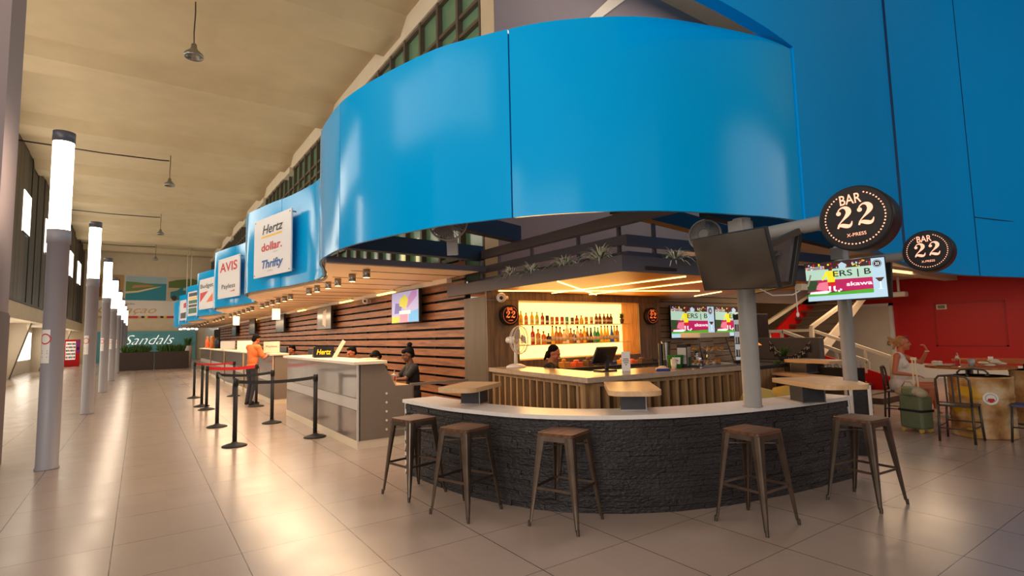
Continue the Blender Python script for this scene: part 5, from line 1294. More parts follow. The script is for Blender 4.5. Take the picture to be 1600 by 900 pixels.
# monitors on the staff side
def monitor(x, y, label, az=20):
    t = thing('desk_monitor', label, 'monitor', mw=face_matrix((x, y, .842), math.radians(az)))
    mb = MB(); mb.box(-.12, .12, -.08, .1, 0, .015); mb.bar((0, .03, .01), (0, .03, .3), .04, .03, up=(0, 1, 0)); mb.build('stand', 'black', t)
    mb = MB(); mb.box(-.26, .26, -.02, .02, .22, .54); mb.build('panel', 'black', t, bevel=.006)
monitor(3.15, 12.0, 'black monitor at the far end of the nearest counter')
monitor(3.25, 15.9, 'black monitor behind the cream card on the second counter')
monitor(3.25, 22.2, 'black monitor on the third counter')
t = thing('cable_ledge', 'slim grey ledge along the slat wall beside the bar panel', 'ledge')
mb = MB(); mb.box(3.45, 4.47, 7.72, 7.76, .83, .87); mb.build('bar', 'laminatedark', t); mb = MB(); mb.box(3.46, 3.5, 7.72, 7.76, 0, .83); mb.build('leg', 'laminatedark', t)
# ================================================================== RIGHT SIDE: CAFE TABLES, BARRELS, CHAIRS
def metal_chair(seatm='gundark'):
    t = thing('metal_chair', '', 'chair', group='dark metal slat-back chairs')
    def tb(n, pts, r=.013): mb = MB(); mb.tube(pts, r, 8); return mb.build(n, 'gundark', t)
    mb = MB(); mb.prism([(-.19, -.19), (.19, -.2), (.2, .18), (-.18, .18)][::1], .47, .495); mb.build('seat', seatm, t, bevel=.008)
    # back is at -x, chair faces +x
    for s in (-1, 1):
        tb('leg', [(.18, .18*s, .48), (.21, .2*s, 0)], .014)
        tb('leg', [(-.19, .18*s, .5), (-.22, .19*s, 0)], .015)
    arch = [(-.19, -.18, .48), (-.205, -.185, .7), (-.225, -.18, .84), (-.235, -.14, .885), (-.24, 0, .9), (-.235, .14, .885), (-.225, .18, .84), (-.205, .185, .7), (-.19, .18, .48)]
    tb('back_frame', arch, .015)
    for y in (-.07, 0, .07):
        mb = MB(); mb.bar((-.21, y, .52), (-.236, y, .885), .02, .008); mb.build('back_slat', 'gundark', t)
    mb = MB(); mb.bar((-.205, -.18, .53), (-.205, .18, .53), .02, .015); mb.build('back_rail', 'gundark', t)
    for s in (-1, 1): tb('stretcher', [(.2, .195*s, .2), (-.21, .188*s, .2)], .009)
    tb('stretcher', [(.2, .195, .24), (.2, -.195, .24)], .009); tb('stretcher', [(-.21, .188, .18), (-.21, -.188, .18)], .009)
    return t
ch = metal_chair()
chs = [(9.27, 2.60, .05, 'metal slat-back chair in front of the nearer painted barrel'), (10.62, 3.75, math.radians(-78), 'metal chair the woman in white sits on'), (10.75, 2.78, math.radians(8), 'metal chair behind the nearer barrel, only its back showing')]
for k, (x, y, a, lb) in enumerate(chs):
    o = ch if k == 0 else dup(ch)
    o.location = (x, y, 0); o.rotation_euler = (0, 0, a); o['label'] = lb
c3 = metal_chair(mat('blue_seat', (24, 34, 90), .4)); c3.location = (9.82, 1.98, 0); c3.rotation_euler = (0, 0, math.radians(100)); c3['label'] = 'metal chair with a dark blue seat at the right edge'
def barrel(loc, rot, label):
    t = thing('painted_barrel', label, 'barrel', loc, rz=rot, group='painted oil drum tables')
    R = .36; prof = [(.001, 0), (R-.01, 0), (R+.006, .008), (R+.006, .02), (R, .03)]
    for zz in (.28, .57): prof += [(R, zz-.02), (R+.01, zz), (R, zz+.02)]
    prof += [(R, .8), (R+.006, .82), (R+.006, .845)]
    mb = MB(); mb.lathe(prof, 40)
    m = bpy.data.materials.get('barrel_paint')
    if not m:
        m = bpy.data.materials.new('barrel_paint'); m.use_nodes = True; nt = m.node_tree; b = nt.nodes['Principled BSDF']; b.inputs['Roughness'].default_value = .45
        tc = nt.nodes.new('ShaderNodeTexCoord'); n1 = nt.nodes.new('ShaderNodeTexNoise'); n1.inputs['Scale'].default_value = 3.2; n1.inputs['Detail'].default_value = 6
        nt.links.new(tc.outputs['Object'], n1.inputs[0]); r = nt.nodes.new('ShaderNodeValToRGB'); cr = r.color_ramp
        cr.elements[0].position = .35; cr.elements[0].color = rgb(126, 78, 34); cr.elements[1].position = .62; cr.elements[1].color = rgb(206, 180, 142)
        e = cr.elements.new(.5); e.color = rgb(186, 140, 84)
        nt.links.new(n1.outputs[0], r.inputs[0])
        n2 = nt.nodes.new('ShaderNodeTexNoise'); n2.inputs['Scale'].default_value = 2.4; mp = nt.nodes.new('ShaderNodeMapping'); mp.inputs['Scale'].default_value = (1, 1, 2.6); mp.inputs['Location'].default_value = (3, 1, 4)
        nt.links.new(tc.outputs['Object'], mp.inputs[0]); nt.links.new(mp.outputs[0], n2.inputs[0])
        r2_ = nt.nodes.new('ShaderNodeValToRGB'); r2_.color_ramp.elements[0].position = .6; r2_.color_ramp.elements[1].position = .63; nt.links.new(n2.outputs[0], r2_.inputs[0])
        mx = nt.nodes.new('ShaderNodeMix'); mx.data_type = 'RGBA'; nt.links.new(r2_.outputs[0], mx.inputs[0]); nt.links.new(r.outputs[0], mx.inputs[6]); mx.inputs[7].default_value = rgb(196, 150, 14)
        nt.links.new(mx.outputs[2], b.inputs['Base Color'])
    mb.build('drum', m, t)
    mb = MB(); mb.lathe([(R-.012, .845), (R-.012, .835), (.001, .835)], 40); mb.cyl((.12, 0, .835), (.12, 0, .85), .03, n=14); mb.cyl((-.1, .08, .835), (-.1, .08, .85), .02, n=12); mb.build('lid', 'steel', t)
    mb = MB(); vs = []
    def onb(u, z, k=.002): a = math.radians(-115)+u/R; return ((R+.012+k)*math.cos(a), (R+.012+k)*math.sin(a), z)
    for rr, mi, k in ((.085, 0, .0), (.06, 1, .002), (.052, 0, .004)):
        ring = [onb(rr*math.cos(2*PI*i/24), .56+rr*math.sin(2*PI*i/24), k) for i in range(24)]
        mb.add(ring, [tuple(range(24))], mi)
    mb.add([onb(-.04, .53, .006), onb(.0, .5, .006), (onb(.04, .53, .006)), onb(.03, .56, .006), onb(-.03, .56, .006)], [(0, 1, 2, 3, 4)], 2)
    mb.build('round_emblem', ['white', 'polegrey', 'redgloss'], t)
    return t
barrel((9.93, 2.52, 0), math.radians(-35), 'nearer painted barrel with a round emblem, between two chairs')
barrel((11.62, 2.2, 0), math.radians(20), 'painted barrel at the right edge, farther one')
def round_table(loc, label, rx, ry):
    t = thing('pub_table', label, 'table', loc)
    mb = MB(); mb.prism([(rx*math.cos(2*PI*i/40), ry*math.sin(2*PI*i/40)) for i in range(40)], .855, .895); mb.build('tabletop', wood_material('varnish_wood', (150, 84, 34), (190, 120, 60), 'Y', .25) if 'varnish_wood' not in bpy.data.materials else bpy.data.materials['varnish_wood'], t, bevel=.006)
    mb = MB(); mb.cyl((0, 0, .02), (0, 0, .855), .045, n=14); mb.lathe([(.3, 0), (.3, .015), (.08, .035)], 24); mb.build('pedestal', 'black', t)
round_table((11.45, 3.02, 0), 'oval varnished wood table where the woman eats', .55, .6)
round_table((13.6, 2.75, 0), 'second wooden table near the red wall', .6, 1.1)
# things on that table
mb = MB(); mb.lathe([(.001, 0), (.035, 0), (.036, .12), (.03, .15), (.012, .19), (.014, .215), (.001, .215)], 16); mb.build('water_bottle', GL, loc=(11.2, 3.1, .896), label='clear water bottle on the varnished table', cat='bottle')
mb = MB(); mb.lathe([(.001, 0), (.04, 0), (.05, .12), (.046, .12), (.036, .01), (.001, .01)], 16); mb.build('plastic_cup', mat('frosted', (206, 200, 200), .3, trans=.4), loc=(11.2, 2.92, .896), label='frosted plastic cup beside the water bottle', cat='cup')
mb = MB(); mb.prism([(-.07, -.06), (.07, -.06), (.07, .06), (-.07, .06)], 0, .07); mb.build('food_tub', 'cream', loc=(11.25, 3.4, .896), label='beige takeaway tub near the woman\'s elbow', cat='tub', bevel=.012)
mb = MB(); mb.box(-.11, .11, -.1, .1, 0, .012); mb.build('dark_tray', 'black', loc=(11.1, 3.24, .896), label='dark flat item between tub and water bottle', cat='tray', bevel=.004)
mb = MB(); random.seed(3)
for k in range(7): mb.ell((random.uniform(-.1, .1), random.uniform(-.12, .12), .03+.012*k), (.07, .08, .02), 8, 5)
mb.build('food_wrapper', ['cream'], loc=(11.25, 2.68, .896), label='crumpled cream food wrapper on the varnished table', cat='wrapper')
mb = MB(); mb.lathe([(.001, 0), (.04, 0), (.04, .06), (.001, .06)], 12); mb.build('small_cup', 'white', loc=(13.4, 3.2, .896), label='small white cup on the second wooden table', cat='cup')

# suitcase with bag
t = thing('suitcase', 'green hard-shell suitcase standing beside the woman', 'suitcase', (9.62, 3.22, 0), rz=math.radians(-18))
mb = MB(); mb.box(-.12, .12, -.17, .17, .05, .54)
mb.build('shell', 'green_case', t, bevel=.03)
mb = MB()
for y in (-.12, -.07, -.02, .03, .08, .13): mb.box(-.126, -.118, y-.006, y+.006, .09, .5)
mb.build('shell_rib', 'green_case', t, bevel=.002)
mb = MB(); mb.box(-.128, .128, -.175, .175, .30, .335); mb.build('strap', 'blackmatte', t)
for x in (-.09, .09):
    for y in (-.13, .13):
        mb = MB(); mb.cyl((x-.02, y, .028), (x+.02, y, .028), .028, n=16); mb.build('wheel', 'yellow', t)
mb = MB(); mb.bar((.05, -.035, .54), (.05, -.015, 1.06), .016, .012, up=(1, 0, 0)); mb.bar((.05, .035, .54), (.05, .03, 1.06), .016, .012, up=(1, 0, 0)); mb.bar((.05, -.03, 1.08), (.05, .045, 1.08), .03, .04); mb.build('pull_handle', 'cream', t)
t = thing('travel_bag', 'beige and green bag resting on top of the suitcase', 'bag', (9.55, 3.24, .542), rz=math.radians(-18))
mb = MB(); mb.ell((0, 0, .06), (.12, .21, .075)); mb.ell((.0, .12, .04), (.1, .11, .06)); mb.ell((0, -.15, .03), (.09, .08, .06)); mb.build('body', 'beigebag', t, mods=[('DISPLACE', dict(strength=0.0))][:0])
mb = MB(); mb.box(-.125, -.05, -.09, .07, .0, .13); mb.build('pocket', 'green_case', t, bevel=.03)
mb = MB(); mb.tube([(-.05, -.1, .12), (-.06, -.05, .2), (-.06, .04, .2), (-.05, .1, .12)], .01, 6); mb.build('strap', 'beigebag', t)

# yellow seats behind the wall
for k, (x, y, lb) in enumerate([(7.35, 3.95, 'yellow tub seat behind the black wall, right one'), (6.9, 4.1, 'yellow tub seat behind the black wall, left one')]):
    mb = MB(); mb.lathe([(.001, 0), (.2, 0), (.25, .3), (.24, .62), (.17, .76), (.001, .8)], 24); mb.build('tub_seat', 'yellow', loc=(x, y, 0), label=lb, cat='seat', group='yellow tub seats')

# dark kiosk with bunting
t = thing('kiosk', 'dark grey kiosk block with a letter bunting, left of the stairs', 'kiosk', (0, 0, 0))
mb = MB(); mb.box(11.0, 11.2, 5.2, 6.6, 0, 1.39); mb.build('body', mat('kiosk_grey', (92, 84, 82), .6, noise=.06, nscale=3), t, bevel=.01)
mb = MB(); mb.box(10.0, 11.0, 4.9, 6.5, .9, .95); mb.build('worktop', 'blackmatte', t); mb = MB(); mb.box(10.1, 11.0, 4.95, 6.45, 0, .9); mb.build('base_cabinet', 'blackmatte', t)
b = thing('bunting', 'black letter bunting hanging on the dark kiosk', 'bunting', (10.98, 0, 0))
mb = MB(); P = []
for k in range(15):
    u = k/14; P.append((-.01, 6.2-.85*u, 1.32-.3*4*u*(1-u)))
mb.tube(P, .004, 5); mb.build('string', 'whitecloth', b)
for k, chx in enumerate('HAPPY HOUR'.replace(' ', '')):
    u = (k+.5)/9; y = 6.2-.85*u; z = 1.32-.3*4*u*(1-u)
    T = Matrix.Translation((-.02, y, z)) @ Matrix.Rotation(-PI/2, 4, 'Z')
    mb = MB(); mb.flat([(-.045, 0), (.045, 0), (.045, -.17), (0, -.14), (-.045, -.17)][::-1], 0, 0, T); mb.flat([(-.028, -.11), (-.016, -.11), (-.016, -.035), (-.028, -.035)], -.003, 1, T); mb.flat([(-.016, -.08), (.026, -.08), (.026, -.066), (-.016, -.066)], -.003, 1, T); mb.flat([(.014, -.05), (.026, -.05), (.026, -.035), (.014, -.035)], -.003, 1, T); mb.build('flag', ['blackmatte', 'whitecloth'], b)
def potted(x, y, z, label, s=.2, seed=1):
    t = thing('potted_plant', label, 'plant', (x, y, z)); mb = MB(); mb.lathe([(.001, 0), (s*.25, 0), (s*.3, s*.4), (.001, s*.4)], 12); mb.build('pot', 'blackmatte', t)
    random.seed(seed); mb = MB()
    for k in range(110):
        a = random.uniform(0, 6.28); q0 = random.uniform(.1, .75)*s; p = Vector((0, 0, s*.38)); q = Vector((math.cos(a)*q0, math.sin(a)*q0, s*random.uniform(.5, 1.15))); n = Vector((-math.sin(a), math.cos(a), 0))*s*.06
        mb.add([p, (p+q)/2+n, q, (p+q)/2-n], [(0, 1, 2, 3)])
    mb.build('foliage', 'leaf', t)
potted(10.3, 5.55, .951, 'small bright green potted plant before the dark kiosk', .26, 4)
potted(9.05, 5.0, .852, 'tiny green potted plant right of the far ledge table', .18, 6)
t = thing('glass_rack', 'dark rack carrying upside-down glasses by the stairs', 'rack', (10.4, 4.55, .0))
mb = MB(); mb.box(-.15, .15, -.3, .32, .0, .86); mb.build('base', 'blackmatte', t)
for j in range(5):
    for k in range(2):
        mb = MB(); mb.lathe([(.035, 0), (.04, .04), (.03, .12), (.001, .125)], 12)
        mb.build('drinking_glass', mat('frosted', (206, 200, 200), .3, trans=.4), loc=(10.33+.14*k, 4.31+.12*j, .862), label='upside-down glass on the dark rack, %s row, %s from the right' % (('front', 'back')[k], ORD[j]), cat='glass', group='upside-down glasses')
mb = MB(); mb.lathe([(.001, .06), (.05, .06), (.13, .0), (.125, .0), (.045, .05), (.001, .05)], 20); mb.build('lamp_shade', em('lamp_orange', (240, 140, 30), 1.2), loc=(9.6, 5.72, 1.28), label='small glowing orange shade beside the post', cat='lamp')
# wooden bench/stools in shadow
t = thing('wood_stool', 'brown wooden stool in shadow behind the ledge', 'stool', (7.4, 5.0, 0))
mb = MB(); mb.box(-.18, .18, -.18, .18, .44, .48); mb.build('seat', 'plate', t, bevel=.005)
for sx in (-1, 1):
    for sy in (-1, 1): mb = MB(); mb.bar((sx*.15, sy*.15, .44), (sx*.17, sy*.17, 0), .03, .03, up=(1, 0, 0)); mb.build('leg', 'plate', t)

# ================================================================== STAIRS
stt = thing('staircase', 'open staircase with red stringers, white handrails and brown treads', 'staircase')
mb = MB(); mb.box(12.6, 14.0, 6.6, 8.2, .62, .7); mb.build('landing', 'plate', stt)
mb = MB()
for k in range(4): mb.box(12.65, 13.95, 6.6-.38*(k+1), 6.6-.38*k, .7-.14*(k+1)-.04, .7-.14*(k+1))
mb.box(12.4, 14.2, 4.7, 5.1, 0, .12)
mb.build('lower_treads', 'plate', stt)
for x in (12.58, 14.0):
    mb = MB(); vs = [(xx, y, z) for xx in (x, x+.05) for y, z in ((6.7, .38), (6.7, .95), (5.05, .42), (4.95, .02), (5.2, -.0))]
    mb.add(vs, [(0, 4, 3, 2, 1), (5, 6, 7, 8, 9), (0, 1, 6, 5), (1, 2, 7, 6), (2, 3, 8, 7), (3, 4, 9, 8), (4, 0, 5, 9)]); mb.build('stringer', 'redgloss', stt)
    mb = MB(); mb.bar((x+.02, 8.0, 1.52), (x+.02, 6.75, 1.52), .06, .07); mb.bar((x+.02, 6.77, 1.52), (x+.02, 5.0, .85), .06, .07); mb.bar((x+.02, 5.0, .85), (x+.02, 5.0, .7), .06, .06, up=(0, 1, 0)); mb.build('handrail', 'cream', stt)
    mb = MB()
    for y, z0, z1 in ((7.9, .7, 1.5), (6.8, .7, 1.5), (5.6, .5, 1.06)): mb.bar((x+.02, y, z0), (x+.02, y, z1), .05, .05, up=(1, 0, 0))
    mb.build('rail_post', 'cream', stt)
n = 11
for k in range(n):
    x = 14.0+.36*k; z = .7+.2*(k+1); mb = MB(); mb.box(x, x+.34, 6.75, 8.1, z-.05, z); mb.build('tread', 'plate', stt)
for y, m in ((8.1, 'redgloss'), (6.7, 'cream')):
    mb = MB(); x0, z0, x1, z1 = 13.9, .62, 18.0, 2.9; h = .3 if m == 'redgloss' else .12
    vs = [(x, yy, z) for yy in (y, y+.06) for x, z in ((x0, z0-h*.3), (x1, z1-h*.3), (x1, z1+h), (x0, z0+h+.2))]
    mb.add(vs, [(0, 1, 2, 3), (7, 6, 5, 4), (0, 4, 5, 1), (1, 5, 6, 2), (2, 6, 7, 3), (3, 7, 4, 0)]); mb.build('stringer', m, stt)
    mb = MB(); mb.bar((x0, y+.03, 1.6), (x1, y+.03, 3.0), .08, .09); mb.bar((x0, y+.03, .7), (x0, y+.03, 1.6), .09, .09, up=(1, 0, 0)); mb.build('handrail', 'cream', stt)
mb = MB(); mb.box(12.5, 12.62, 8.05, 8.2, 0, 3.2); mb.build('pillar_white', 'white', label='slim white column left of the stairs', cat='column')
t = thing('ceiling_camera', 'white camera on a drop rod before the red wall', 'camera', (18.6, 6.4, 3.05))
mb = MB(); mb.cyl((0, 0, 0), (0, 0, -.45), .035, n=10); mb.build('rod', 'white', t); mb = MB(); mb.box(-.14, .14, -.2, .2, -.6, -.45); mb.build('housing', 'white', t, bevel=.03)
t = thing('panel_light', 'bright ceiling light below the farther round sign', 'light', (12.6, 3.9, 3.0))
mb = MB(); mb.box(-.5, .5, -.16, .16, 0, .05); mb.build('frame', 'white', t); mb = MB(); mb.box(-.47, .47, -.14, .14, -.01, 0); mb.build('diffuser', em('panel_lit', (255, 220, 160), 4), t)
mb = MB(); mb.box(19.72, 19.78, 5.6, 5.85, 2.05, 2.2); mb.box(19.7, 19.73, 5.64, 5.81, 2.08, 2.17, 1); mb.build('wall_speaker', ['cream', 'laminatedark'], label='small beige vent box on the red wall', cat='box')
for loc, en, sz in (((15.2, 5.6, 2.98), 110, 2.4), ((12.5, 6, 3.0), 34, 2)):
    l = bpy.data.lights.new('cafe_light', 'AREA'); l.size = sz; l.energy = en; l.color = (1, .72, .46); o = bpy.data.objects.new('cafe_light', l); C.objects.link(o); o.location = loc
# small balloon shape at the clerestory
mb = MB(); mb.ell((0, 0, 0), (.14, .1, .16), mi=0); mb.ell((0, 0, .2), (.12, .09, .12), mi=1); mb.ell((.02, 0, -.25), (.09, .07, .2), mi=0); mb.build('foil_balloon', [mat('foil_orange', (196, 104, 24), .25, .6), mat('foil_green', (120, 150, 30), .25, .6)], loc=(5.29, 19.3, 8.9), label='small orange and green foil balloon caught below the ceiling', cat='balloon')

# ================================================================== PEOPLE
REM = [('REMESH', dict(mode='VOXEL', voxel_size=.0075, use_smooth_shade=True)), ('SMOOTH', dict(factor=.5, iterations=3))]
REMC = [('REMESH', dict(mode='VOXEL', voxel_size=.010, use_smooth_shade=True)), ('SMOOTH', dict(factor=.5, iterations=3))]
def hand(mb, w, d, n, curl=.5, flip=1, grip=None):
    w = Vector(w); d = Vector(d).normalized(); n = Vector(n); n = (n-d*n.dot(d)).normalized(); s = d.cross(n)*flip
    T = Matrix(((s.x, n.x, d.x, 0), (s.y, n.y, d.y, 0), (s.z, n.z, d.z, 0), (0, 0, 0, 1)))
    mb.ell((0, 0, 0), (.04, .015, .05), 12, 8, 0, Matrix.Translation(w+d*.045) @ T)
    for k, (o, L) in enumerate(((-.029, .062), (-.01, .072), (.01, .067), (.029, .05))):
        p = w+d*.085+s*o; dd = d.copy(); r = .0088
        for j in range(3):
            a = curl*(.5+.5*j); dd = (d*math.cos(a)+n*math.sin(a)+s*o*1.2).normalized(); q = p+dd*L*(.42, .32, .26)[j]
            mb.capsule(p, r, q, r*.92, 8); p = q; r *= .92
    p = w+d*.03-s*.03; q = p+(d*.6-s*.7+n*.35).normalized()*.035; mb.capsule(p, .012, q, .0105, 8); mb.capsule(q, .0105, q+(d*.9-s*.1+n*.4).normalized()*.03, .009, 8)
def head(mb, c, f, up=(0, 0, 1), k=1.0):
    c = Vector(c); f = Vector(f).normalized(); up = Vector(up); s = f.cross(up).normalized(); up = s.cross(f).normalized()
    T = Matrix.Translation(c) @ Matrix(((s.x, f.x, up.x, 0), (s.y, f.y, up.y, 0), (s.z, f.z, up.z, 0), (0, 0, 0, 1))) @ Matrix.Scale(k, 4)
    mb.ell((0, -.01, .03), (.074, .095, .088), 18, 12, 0, T); mb.ell((0, .025, -.03), (.06, .068, .08), 16, 10, 0, T); mb.ell((0, .06, -.085), (.028, .026, .022), 12, 8, 0, T)
    mb.capsule((0, .088, .02), .009, (0, .106, -.018), .0135, 8, 0, T); mb.ell((0, .082, .03), (.05, .018, .012), 12, 6, 0, T)
    mb.ell((0, .084, -.05), (.024, .013, .012), 10, 6, 0, T)
    for q in (-1, 1): mb.ell((q*.074, -.005, 0), (.01, .02, .03), 10, 8, 0, T); mb.ell((q*.035, .072, -.02), (.02, .014, .02), 8, 6, 0, T)
    return T
def face_bits(T, parent, lip=(120, 56, 48)):
    for q in (-1, 1):
        mb = MB(); mb.ell((q*.03, .086, .012), (.012, .006, .006), 10, 6, 0, T); mb.build('eye', mat('eye_dark', (24, 18, 16), .3), parent)
        mb = MB(); mb.capsule((q*.018, .096, .034), .0035, (q*.046, .086, .035), .003, 6, 0, T); mb.build('eyebrow', 'hairblack', parent)
    mb = MB(); mb.capsule((-.02, .095, -.05), .0045, (.02, .095, -.05), .0045, 6, 0, T); mb.build('lips', mat('lips%d' % lip[0], lip, .5), parent)
def figure(label, loc, rz, J, skin, hair, shirt, shirtcol, pants=None, sleeves='short', shoes='blackmatte', female=False, f=(0, 1, 0), up=(0, 0, 1), legs=True, hc=None, curlL=.5, curlR=.5, nL=(1, 0, 0), nR=(-1, 0, 0), dL=None, dR=None, legs_bare=False, shorts=None, name='person'):
    t = thing(name, label, 'person', loc, rz=rz)
    V = {k: Vector(v) for k, v in J.items()}
    w = .9 if female else 1
    body = MB(); T = head(body, V['head'], f, up)
    nk = V['neck']; body.capsule(nk-Vector((0, 0, .03)), .06*w, V['head']+Vector((0, 0, -.06))-Vector(f)*.02, .05*w, 14)
    ch, ab, pv = V['chest'], V['belly'], V['pelvis']
    def torso(mb, e=0):
        mb.ell(ch, (.155*w+e, .105+e, .17+e), 20, 12); mb.ell(ab, (.135*w+e, .1+e, .14+e), 20, 12); mb.ell(pv, (.16*w+e, .115+e, .12+e), 20, 12); mb.capsule(ch, .11+e, ab, .105*w+e, 14)
        q_ = .62 if (e and sleeves == 'none') else 1.0
        mb.capsule(nk.lerp(V['shL'], q_)-Vector((0, 0, .06*(1-q_))), .06*w+e, nk.lerp(V['shR'], q_)-Vector((0, 0, .06*(1-q_))), .06*w+e, 14)
        if q_ == 1.0 or not e: mb.capsule(nk-Vector((0, 0, .05)), .055+e*.6, (V['shL']*.7+nk*.3)-Vector((0, 0, .01)), .055*w+e, 12); mb.capsule(nk-Vector((0, 0, .05)), .055+e*.6, (V['shR']*.7+nk*.3)-Vector((0, 0, .01)), .055*w+e, 12)
        if female:
            for q in (-1, 1): mb.ell(ch+Vector((q*.065, .075, -.02)), (.06+e, .05+e, .06+e), 12, 8)
    torso(body)
    for s, cu, nn, dd in (('L', curlL, nL, dL), ('R', curlR, nR, dR)):
        body.capsule(V['sh'+s], .052*w, V['el'+s], .04*w, 12); body.capsule(V['el'+s], .04*w, V['wr'+s], .027*w, 12)
        hand(body, V['wr'+s], dd or (V['wr'+s]-V['el'+s]), nn, cu, 1 if s == 'L' else -1)
    if legs:
        for s in 'LR':
            body.capsule(V['hip'+s], .088*w, V['kn'+s], .058*w, 14); body.capsule(V['kn'+s], .056*w, V['kn'+s].lerp(V['an'+s], .35), .057*w, 12); body.capsule(V['kn'+s].lerp(V['an'+s], .35), .057*w, V['an'+s], .036, 12)
            body.capsule(V['an'+s]-Vector((0, 0, .03)), .035, V['to'+s], .026, 10)
    body.build('body', skin, t, mods=REM)
    face_bits(T, t)
    # shirt
    mb = MB(); torso(mb, .014)
    if sleeves != 'none':
        for s in 'LR':
            e = V['sh'+s].lerp(V['el'+s], .72); mb.capsule(V['sh'+s], .066*w, e, .058*w, 12)
    mb.build(shirt, shirtcol, t, mods=REMC)
    if pants and legs:
        mb = MB(); mb.ell(pv-Vector((0, 0, .03)), (.172*w, .13, .12), 18, 12)
        for s in 'LR':
            mb.capsule(V['hip'+s], .104*w, V['hip'+s].lerp(V['kn'+s], .35) if shorts else V['kn'+s], .098*w if shorts else .074, 14)
            if not shorts: mb.capsule(V['kn'+s], .074, V['an'+s]+Vector((0, 0, .02)), .056, 12)
        mb.build('trousers' if not shorts else 'shorts', pants, t, mods=REMC)
    if legs:
        for s in 'LR':
            mb = MB(); a = V['an'+s]; d = (V['to'+s]-a); d.z = 0; d.normalize(); tz = min(a.z-.08, V['to'+s].z-.03)
            mb.capsule(a-d*.035+Vector((0, 0, tz+.045-a.z)), .04, Vector((V['to'+s].x, V['to'+s].y, tz+.04))+d*.02, .036, 12); mb.capsule(a-d*.01+Vector((0, 0, -.03)), .045, a-d*.01+Vector((0, 0, .0)), .042, 12)
            mb.build('shoe', shoes, t, mods=[('REMESH', dict(mode='VOXEL', voxel_size=.01, use_smooth_shade=True))])
    return t, T, V
def hair_cap(T, parent, m, style):
    mb = MB()
    mb.ell((0, -.028, .05), (.082, .09, .084), 18, 12, 0, T)
    if style == 'short': mb.ell((0, -.055, .0), (.07, .055, .08), 14, 10, 0, T); mb.ell((0, .035, .1), (.06, .04, .03), 12, 8, 0, T)
    if style == 'bun': mb.ell((0, -.06, .0), (.066, .055, .07), 14, 10, 0, T); mb.ell((0, -.07, .165), (.046, .046, .042), 14, 10, 0, T); mb.ell((0, .05, .075), (.066, .045, .04), 12, 8, 0, T)
    if style == 'pony':
        mb.ell((0, -.05, .01), (.072, .06, .075), 14, 10, 0, T); random.seed(2)
        for k in range(14): mb.capsule((random.uniform(-.02, .02), -.11, .06), .02, (random.uniform(-.05, .05), -.16-random.uniform(0, .05), .06+random.uniform(-.08, .06)), .012, 6, 0, T)
        mb.capsule((0, -.1, .04), .03, (.0, -.14, -.08), .02, 8, 0, T)
    if style == 'tied': mb.ell((0, -.06, -.02), (.07, .05, .09), 14, 10, 0, T); mb.capsule((0, -.1, -.03), .03, (0, -.1, -.14), .02, 8, 0, T)
    mb.build('hair', m, parent, mods=[('REMESH', dict(mode='VOXEL', voxel_size=.009, use_smooth_shade=True))])

# man in orange shirt standing at the second counter, seen from his side/back, facing +x and down
J = dict(pelvis=(0, 0, .93), belly=(0, .0, 1.08), chest=(0, .01, 1.30), neck=(0, .03, 1.47), head=(0, .085, 1.60), shL=(-.17, .02, 1.41), shR=(.17, .02, 1.41),
         elL=(-.24, .14, 1.15), wrL=(-.10, .40, 1.24), elR=(.25, .12, 1.14), wrR=(.12, .38, 1.22), hipL=(-.09, 0, .9), hipR=(.09, 0, .9), knL=(-.12, .06, .5), knR=(.10, .0, .5),
         anL=(-.14, -.02, .09), anR=(.09, -.08, .09), toL=(-.16, .13, .035), toR=(.1, .07, .035))
t, T, V = figure('man in orange t-shirt and striped dark track pants at the second counter', (2.30, 14.55, 0), math.radians(-62), J, 'skin_tan', 'hairblack', 'tshirt', 'orangeshirt', 'pants', f=(0, .88, -.42), up=(0, .4, .9), curlL=.9, curlR=.9, nL=(0, 0, -1), nR=(0, 0, -1))
hair_cap(T, t, 'hairblack', 'short')
mb = MB()
for s, q in (('L', -1), ('R', 1)):
    a = V['hip'+s]+Vector((q*.103, .0, 0)); b = V['kn'+s]+Vector((q*.076, .0, 0)); c = V['an'+s]+Vector((q*.058, 0, .03)); mb.tube([a, a.lerp(b, .5)+Vector((q*.004, 0, 0)), b, b.lerp(c, .5)+Vector((q*.003, 0, 0)), c], .021, 6)
mb.build('side_stripe', 'whitecloth', t)
# woman in white sleeveless top eating, seated facing the table
J = dict(pelvis=(0, 0, .60), belly=(0, .01, .74), chest=(0, .03, .96), neck=(0, .06, 1.13), head=(0, .115, 1.28), shL=(-.155, .03, 1.08), shR=(.155, .04, 1.08),
         elR=(.2, -.01, .80), wrR=(.1, .24, .76), elL=(-.22, .32, .96), wrL=(-.12, .42, 1.16), hipL=(-.09, .04, .57), hipR=(.09, .04, .57), knL=(-.07, .47, .60), knR=(.08, .46, .56),
         anL=(.06, .5, .2), anR=(.1, .36, .10), toL=(.09, .63, .12), toR=(.12, .5, .035))
t, T, V = figure('seated woman in white sleeveless top eating at the oval table', (10.62, 3.78, 0), math.radians(-168), J, 'skin_fair', 'hairblond', 'sleeveless_top', 'whitecloth', 'whitecloth', sleeves='none', female=True, f=(.05, 1, .02), shorts=True, shoes='cream', curlL=1.3, curlR=.5, nL=(0, -1, -.2), nR=(0, 0, -1), dL=(.1, -.25, .9))
hair_cap(T, t, 'hairblond', 'pony')
mb = MB()
for q in (-1, 1): mb.ell((q*.035, .06, .115), (.03, .012, .016), 10, 6, 0, T)
mb.capsule((-.03, .065, .117), .004, (.03, .065, .117), .004, 6, 0, T); mb.build('sunglasses', mat('lens_blue', (40, 50, 110), .2), t)
